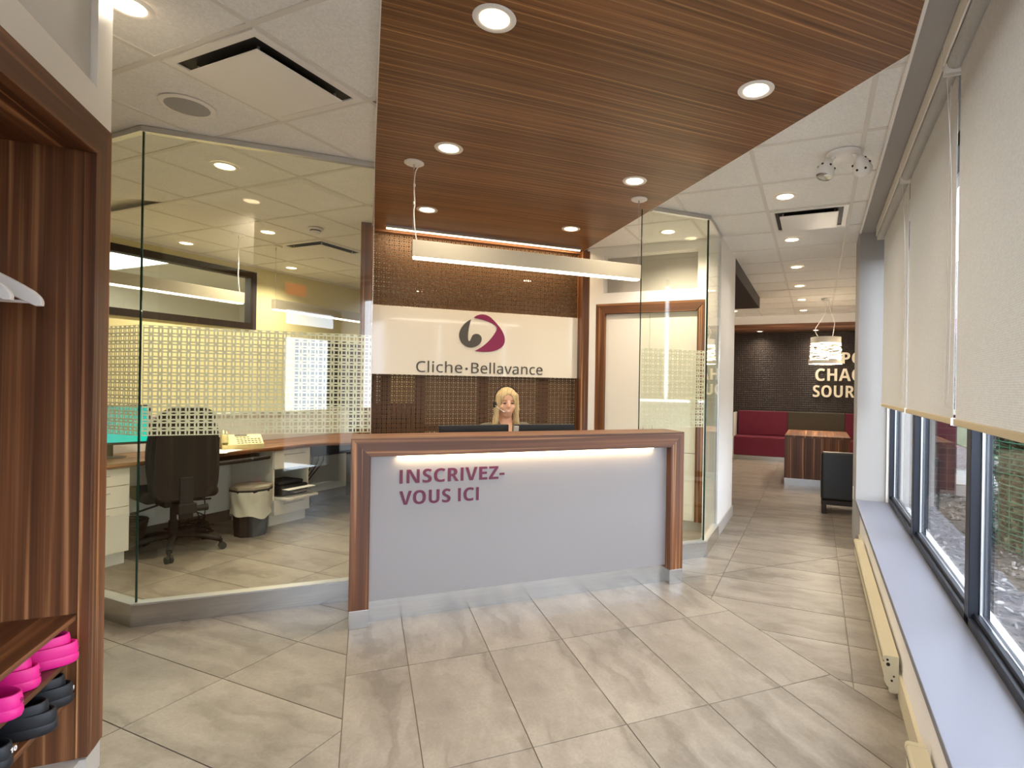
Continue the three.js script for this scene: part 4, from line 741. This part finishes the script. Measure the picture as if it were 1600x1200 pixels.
// ================================================================ RECEPTIONIST
{
  const [x, z] = dn(1.055, -4.36), t = thing('person', 'smiling blonde woman with headset in a grey-green jacket, seated behind desk', 'person', [x, 0, z], Q45);
  const cap = (p, a, b, ra, rb) => { const ab = [b[0] - a[0], b[1] - a[1], b[2] - a[2]], ap = [p[0] - a[0], p[1] - a[1], p[2] - a[2]], h = cl((ap[0] * ab[0] + ap[1] * ab[1] + ap[2] * ab[2]) / (ab[0] ** 2 + ab[1] ** 2 + ab[2] ** 2)); return Math.hypot(ap[0] - h * ab[0], ap[1] - h * ab[1], ap[2] - h * ab[2]) - (ra + (rb - ra) * h); };
  const ell = (p, c, r) => { const a = (p[0] - c[0]) / r[0], b = (p[1] - c[1]) / r[1], d = (p[2] - c[2]) / r[2], k = Math.hypot(a, b, d); return (k - 1) * Math.min(...r); };
  const smin = (a, b, k) => { const h = cl(0.5 + 0.5 * (b - a) / k); return b + (a - b) * h - k * h * (1 - h); };
  const smax = (a, b, k) => -smin(-a, -b, k);
  function mesh(fn, lo, hi, res) {
    const mc = new MarchingCubes(res, undefined, false, false, 120000), half = res / 2; mc.isolation = 0;
    const c = [0, 1, 2].map((i) => (lo[i] + hi[i]) / 2), h = [0, 1, 2].map((i) => (hi[i] - lo[i]) / 2);
    for (let k = 0; k < res; k++) for (let j = 0; j < res; j++) for (let i = 0; i < res; i++) mc.field[i + j * res + k * res * res] = -fn([c[0] + h[0] * (i - half) / half, c[1] + h[1] * (j - half) / half, c[2] + h[2] * (k - half) / half]);
    mc.update();
    const n = mc.count * 3, P = mc.positionArray.slice(0, n);
    for (let i = 0; i < n; i += 3) for (let a = 0; a < 3; a++) P[i + a] = c[a] + h[a] * P[i + a];
    let g = new THREE.BufferGeometry(); g.setAttribute('position', new THREE.BufferAttribute(P, 3)); g = mergeVertices(g, 1e-5); g.computeVertexNormals(); return g;
  }
  const HY = 1.228, LX = 0.02;                                         // head centre, small tilt to the side
  const torso = (p, o) => {
    let d = ell(p, [0, 0.62, 0], [0.145 + o, 0.16 + o, 0.115 + o]);
    d = smin(d, ell(p, [0, 0.84, 0.01], [0.155 + o, 0.2 + o, 0.105 + o]), 0.06);
    for (const s of [-1, 1]) d = smin(d, cap(p, [0, 0.985, -0.01], [s * 0.15, 0.985, -0.005], 0.06 + o, 0.056 + o), 0.05);
    for (const s of [-1, 1]) d = smin(d, ell(p, [s * 0.07, 0.86, 0.09], [0.065 + o, 0.065 + o, 0.05 + o]), 0.04);
    return d;
  };
  const arms = (p, o) => { let d = 9; for (const s of [-1, 1]) { d = Math.min(d, smin(cap(p, [s * 0.17, 0.985, 0], [s * 0.215, 0.75, 0.05], 0.05 + o, 0.042 + o), cap(p, [s * 0.215, 0.75, 0.05], [s * 0.12, 0.775, 0.275], 0.042 + o, 0.03 + o), 0.03)); } return d; };
  const bodyF = (p) => {
    let d = smin(torso(p, 0), arms(p, 0), 0.04);
    d = smin(d, cap(p, [0, 1.0, -0.015], [0.004, 1.13, -0.005], 0.054, 0.05), 0.04);
    for (const s of [-1, 1]) { d = smin(d, smin(cap(p, [s * 0.08, 0.56, 0.0], [s * 0.1, 0.54, 0.42], 0.085, 0.062), cap(p, [s * 0.1, 0.54, 0.42], [s * 0.1, 0.1, 0.36], 0.058, 0.04), 0.04), 0.05); d = smin(d, cap(p, [s * 0.1, 0.05, 0.33], [s * 0.11, 0.035, 0.52], 0.04, 0.032), 0.03); }
    return d;
  };
  const headF = (p0) => {
    const p = [p0[0] - 0.06 * (p0[1] - 1.12), p0[1], p0[2]];
    let d = ell(p, [0, HY + 0.02, -0.012], [0.076, 0.092, 0.094]);
    d = smin(d, ell(p, [0, HY - 0.062, 0.026], [0.053, 0.06, 0.062]), 0.035);
    d = smin(d, ell(p, [0, HY - 0.106, 0.05], [0.024, 0.016, 0.022]), 0.02);
    for (const s of [-1, 1]) { d = smin(d, ell(p, [s * 0.036, HY - 0.042, 0.052], [0.022, 0.02, 0.024]), 0.02); d = smax(d, -ell(p, [s * 0.031, HY - 0.008, 0.094], [0.019, 0.011, 0.014]), 0.012); d = smin(d, ell(p, [s * 0.073, HY - 0.018, -0.012], [0.009, 0.028, 0.016]), 0.008); }
    d = smin(d, cap(p, [0, HY - 0.002, 0.078], [0, HY - 0.036, 0.094], 0.009, 0.012), 0.014);
    d = smin(d, ell(p, [0, HY - 0.072, 0.076], [0.026, 0.014, 0.012]), 0.012);
    d = smin(d, cap(p, [0, 1.06, -0.012], [0, 1.15, -0.008], 0.052, 0.05), 0.025);
    return d;
  };
  const hand = (s) => {                                                 // palm down on the keyboard, fingers forward
    const O = [s * 0.118, 0.775, 0.28];
    return (p) => {
      const q = [(p[0] - O[0]) * s, p[1] - O[1], p[2] - O[2]];
      let d = ell(q, [0, 0, 0.045], [0.038, 0.016, 0.05]);
      d = smin(d, cap(q, [0, 0, -0.02], [0, 0, 0.02], 0.026, 0.024), 0.015);
      const L = [0.062, 0.072, 0.068, 0.052];
      [-0.027, -0.009, 0.010, 0.028].forEach((fx, i) => { const k = L[i], a = [fx, 0.004, 0.085], b = [fx * 1.15, 0.010, 0.085 + k * 0.5], c = [fx * 1.2, -0.012, 0.085 + k]; d = smin(d, Math.min(cap(q, a, b, 0.0088, 0.008), cap(q, b, c, 0.008, 0.0068)), 0.005); });
      d = smin(d, Math.min(cap(q, [-0.03, -0.002, 0.02], [-0.055, -0.004, 0.055], 0.011, 0.0095), cap(q, [-0.055, -0.004, 0.055], [-0.052, -0.01, 0.085], 0.0095, 0.008)), 0.008);
      return d;
    };
  };
  const H1 = hand(1), H2 = hand(-1);
  const body = mergeGeometries([mesh(bodyF, [-0.34, 0, -0.2], [0.34, 1.16, 0.6], 72), mesh(headF, [-0.12, 1.07, -0.13], [0.13, 1.36, 0.13], 84), mesh(H1, [0.04, 0.73, 0.23], [0.2, 0.82, 0.46], 56), mesh(H2, [-0.2, 0.73, 0.23], [-0.04, 0.82, 0.46], 56)]);
  const bodyM = part('body', body, M.skin, t);
  const TX = (x, y, z) => [x + 0.06 * (y - 1.12), y, z];
  for (const s of [-1, 1]) {
    part('eye', new THREE.SphereGeometry(0.013, 16, 10).scale(1, 0.42, 0.5).rotateZ(-s * 0.12).translate(...TX(s * 0.031, HY - 0.009, 0.0805)), std(0x2e2420, 0.3), t, 'dark smiling eye');
    part('eyebrow', tube([TX(s * 0.016, HY + 0.012, 0.0865), TX(s * 0.031, HY + 0.0165, 0.0845), TX(s * 0.047, HY + 0.011, 0.0745)], 0.0022, 10), std(0x8a683e, 0.8), t);
  }
  const smile = (w, up, low, z) => { const m = new THREE.Shape(); m.moveTo(-w, up); m.quadraticCurveTo(0, up - 0.012, w, up); m.quadraticCurveTo(0, low, -w, up); const g = new THREE.ExtrudeGeometry(m, { depth: 0.004, bevelEnabled: true, bevelSize: 0.001, bevelThickness: 0.001, bevelSegments: 1, curveSegments: 10 }), P = g.attributes.position; for (let i = 0; i < P.count; i++) { const x = P.getX(i); P.setXYZ(i, x + 0.06 * (HY - 0.067 - 1.12), P.getY(i) + HY - 0.067, P.getZ(i) + z - 16 * x * x); } g.computeVertexNormals(); return g; };
  part('mouth', smile(0.032, 0.0095, -0.030, 0.0855), M.lips, t, 'smiling lips');
  part('teeth', smile(0.026, 0.0062, -0.017, 0.0875), M.teeth, t);
  const hairF = (p0) => {
    const p = [p0[0] - 0.06 * (p0[1] - 1.12), p0[1], p0[2]];
    let d = ell(p, [0, HY + 0.022, -0.018], [0.088, 0.1, 0.106]);
    d = smin(d, cap(p, [0, HY - 0.02, -0.07], [0, 1.05, -0.085], 0.055, 0.05), 0.05);
    for (const s of [-1, 1]) d = smin(d, smin(cap(p, [s * 0.066, HY + 0.045, 0.026], [s * 0.082, HY - 0.06, 0.026], 0.026, 0.024), cap(p, [s * 0.079, HY - 0.07, 0.03], [s * 0.088, 1.04, 0.035], 0.021, 0.026), 0.02), 0.025);
    const f = smin(ell(p, [0.002, HY - 0.06, 0.105], [0.057, 0.1, 0.085]), ell(p, [-0.006, HY + 0.0, 0.1], [0.047, 0.064, 0.062]), 0.015);   // the face stays free
    d = smax(d, -f, 0.01);
    d = smax(d, -cap(p, [-0.014, HY + 0.085, 0.09], [-0.014, HY + 0.132, -0.02], 0.004, 0.004), 0.006);                                          // parting
    d += 0.0012 * Math.sin(p[0] * 520 + 60 * p[2] + 5 * Math.sin(p[1] * 34));
    return d;
  };
  const hair = mesh(hairF, [-0.15, 1.0, -0.16], [0.16, 1.37, 0.12], 92);
  { const P = hair.attributes.position, C = new Float32Array(P.count * 3); for (let i = 0; i < P.count; i++) { const x = P.getX(i), y = P.getY(i), zz = P.getZ(i), n = vnoise(x * 320 + 50 + 4 * zz * 40, y * 9 + 5, 4096, 4096, 5), part0 = 1; const c = mixc([0.34, 0.215, 0.085], [0.72, 0.54, 0.27], cl(n * 1.2)); C.set(c, 3 * i); } hair.setAttribute('color', new THREE.BufferAttribute(C, 3)); }
  part('hair', hair, std(0xffffff, 0.5, 0, { vertexColors: true }), t, 'straight blonde shoulder-length hair');
  const jacketF = (p) => { let d = smin(torso(p, 0.013), arms(p, 0.012), 0.04); d = smin(d, cap(p, [0, 1.0, -0.03], [0, 1.06, -0.045], 0.066, 0.062), 0.03); d = smax(d, -cap(p, [0, 0.93, 0.15], [0, 1.1, 0.045], 0.03, 0.062), 0.012); return smax(d, -(p[1] - 0.53), 0.01); };
  part('jacket', mesh(jacketF, [-0.34, 0.48, -0.2], [0.34, 1.1, 0.4], 80), M.jacket, t, 'grey-green office jacket');
  const trouF = (p) => { let d = ell(p, [0, 0.58, 0], [0.16, 0.12, 0.13]); for (const s of [-1, 1]) d = smin(d, smin(cap(p, [s * 0.08, 0.56, 0.0], [s * 0.1, 0.54, 0.42], 0.097, 0.074), cap(p, [s * 0.1, 0.54, 0.42], [s * 0.1, 0.12, 0.36], 0.07, 0.056), 0.04), 0.05); return d; };
  part('trousers', mesh(trouF, [-0.3, 0.04, -0.2], [0.3, 0.75, 0.56], 60), M.black, t, 'black trousers');
  const hs = new THREE.Group(); hs.name = 'headset'; t.add(hs);
  part('headband', tube([TX(-0.086, HY - 0.02, 0), TX(-0.093, HY + 0.05, -0.01), TX(-0.06, HY + 0.11, -0.015), TX(0, HY + 0.128, -0.018), TX(0.06, HY + 0.11, -0.015), TX(0.093, HY + 0.05, -0.01), TX(0.088, HY - 0.01, 0)], 0.0035, 30), M.rubber, hs); part('earpiece', new THREE.CylinderGeometry(0.024, 0.024, 0.02, 18).rotateZ(Math.PI / 2).translate(...TX(-0.1, HY - 0.02, 0.03)), M.rubber, hs);
  part('microphone_boom', [tube([TX(-0.104, HY - 0.022, 0.04), TX(-0.085, HY - 0.045, 0.085), TX(-0.045, HY - 0.075, 0.112)], 0.0042, 16), new THREE.SphereGeometry(0.008, 10, 8).translate(...TX(-0.042, HY - 0.077, 0.113))], M.alu, hs);
}
{ const [x, z] = dn(1.06, -4.02), t = thing('keyboard', 'black computer keyboard on the worktop under the receptionist\'s hands', 'keyboard', [x, 0.741, z], Q45); part('case', box(-0.22, 0.22, 0, 0.016, -0.07, 0.07, 'x', 0.005), M.black, t); const k = []; for (let i = 0; i < 15; i++) for (let j = 0; j < 5; j++) k.push(new THREE.BoxGeometry(0.022, 0.006, 0.02).translate(-0.2 + i * 0.0285, 0.018, -0.052 + j * 0.026)); part('keys', k, M.rubber, t); }

// ================================================================ WINDOW SIDE
function blind(z0, z1, label) {
  const t = thing('roller_blind', label, 'blind'), x = 0.505;
  part('fabric', box(x, x + 0.0012, 1.262, 2.655, z0 + 0.012, z1 - 0.012), M.blind, t); part('hem_bar', box(x - 0.006, x + 0.008, 1.238, 1.264, z0 + 0.012, z1 - 0.012, 'z', 0.004), M.blindHem, t, 'beige hem bar');
  part('hem_end', [box(x - 0.008, x + 0.01, 1.236, 1.266, z0 + 0.008, z0 + 0.014), box(x - 0.008, x + 0.01, 1.236, 1.266, z1 - 0.014, z1 - 0.008)], M.trim, t);
  part('fabric_roll', rod([0.487, 2.672, z0 + 0.012], [0.487, 2.672, z1 - 0.012], 0.031, 24), M.blind, t); part('fascia', [box(0.444, 0.452, 2.662, WOODY - 0.001, z0, z1, 'z', 0.002), box(0.444, 0.53, WOODY - 0.008, WOODY - 0.001, z0, z1)], M.vinyl, t, 'cream fascia');
  part('bracket', [box(0.452, 0.53, 2.63, WOODY - 0.008, z0, z0 + 0.006), box(0.452, 0.53, 2.63, WOODY - 0.008, z1 - 0.006, z1)], M.vinyl, t);
  part('pull_chain', tube([[0.468, 2.66, z1 - 0.03], [0.492, 2.2, z1 - 0.035], [0.496, 1.6, z1 - 0.04], [0.494, 1.34, z1 - 0.06], [0.492, 1.30, z1 - 0.09], [0.494, 1.34, z1 - 0.12], [0.497, 1.6, z1 - 0.115], [0.497, 2.64, z1 - 0.1]], 0.0016, 60, 5), M.trim, t);
}
blind(-5.12, -3.78, 'cream roller blind next to the grey pier'); blind(-3.765, -2.55, 'cream roller blind between the pier blind and widest blind'); blind(-2.53, -1.2, 'widest cream roller blind in front of the netted shrub window'); blind(-1.185, 0.1, 'cream roller blind nearest the entrance door');
function heater(z0, z1, label) {
  const t = thing('baseboard_heater', label, 'heater');
  const prof = [[0.357, 0.03], [0.357, 0.186], [0.305, 0.186], [0.298, 0.18], [0.296, 0.165], [0.303, 0.16], [0.303, 0.075], [0.31, 0.06], [0.322, 0.048], [0.322, 0.03]];
  const ex = (a, b, k = 0) => { const g = new THREE.ExtrudeGeometry(new THREE.Shape(prof.map(([x, y]) => new THREE.Vector2(x + (x < 0.35 ? -k : 0), y + (y > 0.1 ? k : -k)))), { depth: b - a, bevelEnabled: false }); g.translate(0, 0, a); return g; };
  part('cover', ex(z0 + 0.02, z1 - 0.02), M.enamel, t); part('end_cap', ex(z0, z0 + 0.02, 0.002), M.enamel, t); part('end_cap', ex(z1 - 0.02, z1, 0.002), M.enamel, t);
  part('outlet_slot', box(0.2975, 0.3045, 0.148, 0.16, z0 + 0.03, z1 - 0.03), M.black, t); part('screw_hole', [[0.315, 0.15, 0.008], [0.33, 0.08, 0.005], [0.312, 0.17, 0.005], [0.338, 0.1, 0.004]].map(([x, y, r]) => new THREE.CylinderGeometry(r, r, 0.002, 12).rotateX(Math.PI / 2).translate(x, y, z1 + 0.0008)), M.black, t); part('foot', [box(0.33, 0.355, 0, 0.03, z0 + 0.05, z0 + 0.09), box(0.33, 0.355, 0, 0.03, z1 - 0.09, z1 - 0.05)], M.enamel, t);
}
heater(-4.82, -2.76, 'long cream baseboard heater beside the corridor floor'); heater(-2.12, -0.6, 'cream baseboard heater nearer to the entrance door');
{ const t = thing('outlet_plate', 'white outlet plate low on the white corridor wall', 'outlet', [-0.82, 0.31, -5.93], Math.PI / 2); part('plate', box(-0.035, 0.035, -0.057, 0.057, 0, 0.006, 'y', 0.003), M.trim, t); part('socket', [box(-0.016, 0.016, 0.008, 0.034, 0.005, 0.0075), box(-0.016, 0.016, -0.034, -0.008, 0.005, 0.0075)], M.white, t); }
{ const t = thing('outlet_plate', 'white outlet plate low on the side of the grey pier', 'outlet', [0.335, 0.42, -5.6], -Math.PI / 2); part('plate', box(-0.035, 0.035, -0.057, 0.057, 0, 0.006, 'y', 0.003), M.trim, t); part('socket', [box(-0.016, 0.016, 0.008, 0.034, 0.005, 0.0075), box(-0.016, 0.016, -0.034, -0.008, 0.005, 0.0075)], M.white, t); }

// ================================================================ WAITING CORNER
{
  const t = thing('cube_table', 'walnut cube table on a steel plinth in the waiting corner', 'table'), x0 = -0.405, x1 = 0.447, z0 = -9.45, z1 = -8.28;
  part('top', box(x0, x1, 0.68, 0.712, z0, z1, 'z', 0.002), M.wood, t); part('side', box(x0, x1, 0.1, 0.68, z1 - 0.03, z1, 'y'), M.wood, t); part('side', box(x0, x0 + 0.03, 0.1, 0.68, z0, z1 - 0.03, 'y'), M.wood, t); part('side', box(x1 - 0.03, x1, 0.1, 0.68, z0, z1 - 0.03, 'y'), M.wood, t); part('side', box(x0 + 0.03, x1 - 0.03, 0.1, 0.68, z0, z0 + 0.03, 'y'), M.wood, t); part('plinth', box(x0 + 0.002, x1 - 0.002, 0, 0.1, z0, z1 - 0.002), M.steel, t, 'brushed steel plinth');
}
{
  const t = thing('banquette', 'long upholstered wall bench in crimson and taupe on a steel plinth', 'bench');
  part('plinth', box(-1.46, 0.69, 0, 0.085, -11.3, -10.85), M.steel, t, 'brushed steel plinth');
  for (const [a, b, m, l] of [[-1.46, -0.50, M.red, 'crimson'], [-0.497, 0.49, M.red, 'crimson'], [0.493, 0.69, M.red, 'crimson']]) part('seat', box(a, b, 0.085, 0.45, -11.3, -10.83, 'x', 0.02), m, t, l + ' seat block');
  for (const [a, b, m, l] of [[-1.43, -0.50, M.red, 'crimson'], [-0.497, 0.505, M.taupe, 'taupe'], [0.508, 0.69, M.red, 'crimson']]) part('back_cushion', box(a, b, 0.455, 0.93, -11.31, -11.2, 'x', 0.012), m, t, l + ' back cushion');
  part('end_panel', box(-1.49, -1.46, 0, 0.9, -11.3, -10.95), M.white, t);
}
{
  const t = thing('armchair', 'black leather armchair with its back to the hall', 'armchair', [0.0, 0, 0]);
  const x0 = 0.065, x1 = 0.66, a = -7.15, b = -6.55;
  part('backrest', box(x0, x1, 0.15, 0.68, b - 0.13, b, 'x', 0.03), M.leather, t); part('arm', box(x0, x0 + 0.07, 0.15, 0.58, a, b - 0.13, 'x', 0.025), M.leather, t); part('arm', box(x1 - 0.07, x1, 0.15, 0.58, a, b - 0.13, 'x', 0.025), M.leather, t); part('seat', box(x0 + 0.07, x1 - 0.07, 0.2, 0.44, a, b - 0.13, 'x', 0.025), M.leather, t);
  part('base_frame', [box(x0 + 0.01, x1 - 0.01, 0.1, 0.15, b - 0.05, b - 0.01), box(x0 + 0.01, x0 + 0.05, 0.1, 0.15, a, b - 0.05), box(x1 - 0.05, x1 - 0.01, 0.1, 0.15, a, b - 0.05)], M.bronze, t);
  for (const [x, z] of [[x0 + 0.035, b - 0.035], [x1 - 0.035, b - 0.035], [x0 + 0.035, a + 0.035], [x1 - 0.035, a + 0.035]]) part('leg', box(x - 0.025, x + 0.025, 0, 0.1, z - 0.025, z + 0.025, 'y', 0.004), M.bronze, t);
}
{ const t = thing('wall_lettering', 'raised cream letters PO CHAQ SOUR on the dark padded wall', 'lettering'), z = -11.32; part('letter_row', letters('PO', font, 0.445, null, 1.87, 2.08, z, 0.02), M.cream2, t); part('letter_row', letters('CHAQ', font, -0.018, 0.685 + 0.14, 1.541, 1.773, z, 0.02), M.cream2, t); part('letter_row', letters('SOUR', font, -0.057, 0.665, 1.231, 1.453, z, 0.02), M.cream2, t); }

// ================================================================ OUTSIDE
{
  const gr = setting('ground', 'dry mulch bed and pale gravel outside the windows', 'ground');
  const gm = tex(512, 512, (u, v) => { const a = fbm(u * 60, v * 60, 60, 60, 800, 4), b = fbm(u * 6, v * 6, 6, 6, 810, 3); const c = mixc([40, 35, 31], [136, 126, 118], cl((a - 0.35) * 1.8)); return mixc(c, [70, 62, 48], 0.35 * b); }, true, [1 / 2, 1 / 2]);
  part('earth', uvm(new THREE.PlaneGeometry(40, 60, 1, 1).rotateX(-Math.PI / 2).translate(20.8, 0.08, -14), 'x', [0, 0]), std(0xffffff, 0.95, 0, { map: gm }), gr);
  part('forecourt', box(-8, 0.8, -0.1, -0.02, 0.96, 16), std(0xcfcbc4, 0.9), gr, 'pale concrete forecourt before the entrance'); part('lawn', box(3.2, 30, 0.06, 0.1, -40, -10.5), std(0x454d2a, 0.95), gr, 'pale green lawn'); part('path', box(0.9, 30, 0.07, 0.095, -10.5, -8.9), std(0x6c6964, 0.9), gr, 'concrete path');
  const chip = new THREE.IcosahedronGeometry(0.017, 0).scale(1.7, 0.45, 0.8), im = new THREE.InstancedMesh(chip, std(0xffffff, 0.95), 5200), q = new THREE.Object3D();
  for (let i = 0; i < 5200; i++) { q.position.set(rr(0.8, 3.4), 0.085 + 0.02 * rnd(), rr(-8.0, -1.6)); q.rotation.set(rr(-0.6, 0.6), rr(0, 6.3), rr(-0.6, 0.6)); q.scale.setScalar(rr(0.5, 1.2)); q.updateMatrix(); im.setMatrixAt(i, q.matrix); const b = 0.03 + 0.3 * Math.pow(rnd(), 2.2); im.setColorAt(i, new THREE.Color().setRGB(b, b * 0.92, b * 0.86)); }
  im.name = 'wood_chips'; im.userData = { kind: 'stuff', label: 'grey wood chip mulch outside the windows', category: 'mulch' }; scene.add(im);
}
{
  const w = setting('wall_brick', 'purple-brown brick wing wall outside the window'), z = -8.0, x0 = 0.82, x1 = 1.63;
  part('mortar_core', box(x0 + 0.006, x1 - 0.006, 0, 3.0, z - 0.3, z - 0.008), std(0x6a6260, 0.95), w);
  const bl = 0.2, bh = 0.073, ch = 0.083, mats = [0x45282a, 0x4f2e30, 0x3d2426, 0x553431].map((c) => std(c, 0.9)), full = box(0, bl - 0.01, 0, bh, -0.1, 0), halfB = box(0, bl / 2 - 0.01, 0, bh, -0.1, 0);
  for (let j = 0; j < 22; j++) for (let x = x0 - (j % 2 ? 0 : bl / 2); x < x1 - 0.02; x += bl) { const cutL = x < x0, cutR = x + bl > x1 + 0.01; const m = part('brick', cutL || cutR ? halfB : full, mats[Math.floor(rnd() * 4)], w); m.position.set(cutL ? x0 : x, 0.09 + j * ch, z); }
  part('soffit', box(0.8, 2.0, 1.95, 2.1, -8.3, -6.4), std(0x6d4450, 0.8), w);
}
{ const t = thing('utility_box', 'dark grey utility box mounted on the outside brick wall', 'utility box', [1.30, 0.45, -8.0]); part('box_body', box(-0.1, 0.1, 0, 0.62, 0.0, 0.14, 'y', 0.012), M.rubber, t); part('conduit', rod([0, 0, 0.07], [0, -0.37, 0.07], 0.03, 12), M.rubber, t); part('cover', box(-0.085, 0.085, 0.05, 0.57, 0.138, 0.15, 'y', 0.004), M.rubber, t); }
{
  const t = thing('netted_shrub', 'evergreen shrub wrapped in green plastic netting outside the window', 'shrub', [2.2, 0.08, -5.6]);
  const leaf = new THREE.ConeGeometry(0.022, 0.075, 4), im = new THREE.InstancedMesh(leaf, std(0xffffff, 0.9), 9000), q = new THREE.Object3D();
  for (let i = 0; i < 9000; i++) { const a = rr(0, 6.283), y = rr(0.0, 2.0), r = 0.74 * Math.sqrt(rr(0.55, 1)) * (1 + 0.05 * Math.sin(a * 5 + y * 3)); q.position.set(r * Math.cos(a), y, r * Math.sin(a)); q.rotation.set(rr(-1.5, 1.5), rr(0, 6.3), rr(-1.5, 1.5)); q.scale.setScalar(rr(0.7, 1.5)); q.updateMatrix(); im.setMatrixAt(i, q.matrix); const k = rr(0.4, 1); im.setColorAt(i, new THREE.Color().setRGB(0.17 * k, 0.15 * k, 0.07 * k)); }
  im.name = 'foliage'; im.userData.kind = 'stuff'; t.add(im);
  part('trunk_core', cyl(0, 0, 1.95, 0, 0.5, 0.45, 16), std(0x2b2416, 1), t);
  const net = []; for (let k = 0; k < 46; k++) net.push(new THREE.TorusGeometry(0.8 + 0.012 * Math.sin(k * 2.3), 0.0045, 4, 60).rotateX(Math.PI / 2 + 0.012 * Math.sin(k * 1.7)).translate(0, 0.03 + k * 0.043, 0));
  for (let k = 0; k < 36; k++) { const a = k / 36 * 6.283; net.push(rod([0.806 * Math.cos(a), 0, 0.806 * Math.sin(a)], [0.806 * Math.cos(a + 0.02), 2.0, 0.806 * Math.sin(a + 0.02)], 0.0035, 4)); }
  part('netting', net, std(0x3c7757, 0.6), t, 'pale green plastic netting').userData.kind = 'stuff';
}
for (const [x, z, s, l] of [[5.5, -17, 2.6, 'broad dark evergreen hedge beyond the lawn'], [9.5, -15, 3.0, 'tall evergreen hedge at the side of the lawn'], [4.0, -26, 3.4, 'distant evergreen tree behind the brick wing wall']]) {
  const t = thing('evergreen_tree', l, 'tree', [x, 0.08, z]), im = new THREE.InstancedMesh(new THREE.IcosahedronGeometry(0.16, 0), std(0xffffff, 0.95), 1500), q = new THREE.Object3D();
  for (let i = 0; i < 1500; i++) { const a = rr(0, 6.283), y = rr(0.1, 1) * s, r = s * 0.55 * Math.sqrt(rnd()) * (1.1 - y / s * 0.6); q.position.set(r * Math.cos(a), y, r * Math.sin(a)); q.rotation.set(rr(0, 3), rr(0, 3), 0); q.scale.setScalar(rr(0.6, 1.4)); q.updateMatrix(); im.setMatrixAt(i, q.matrix); const k = rr(0.5, 1); im.setColorAt(i, new THREE.Color().setRGB(0.11 * k, 0.14 * k, 0.07 * k)); }
  im.name = 'foliage'; im.userData.kind = 'stuff'; t.add(im); part('trunk', cyl(0, 0, s * 0.8, 0, 0.14, 0.06, 10), std(0x3a2c20, 1), t);
}

scene.traverse((o) => { if (o.isMesh) { o.castShadow = true; o.receiveShadow = true; } });
renderer.render(scene, camera);
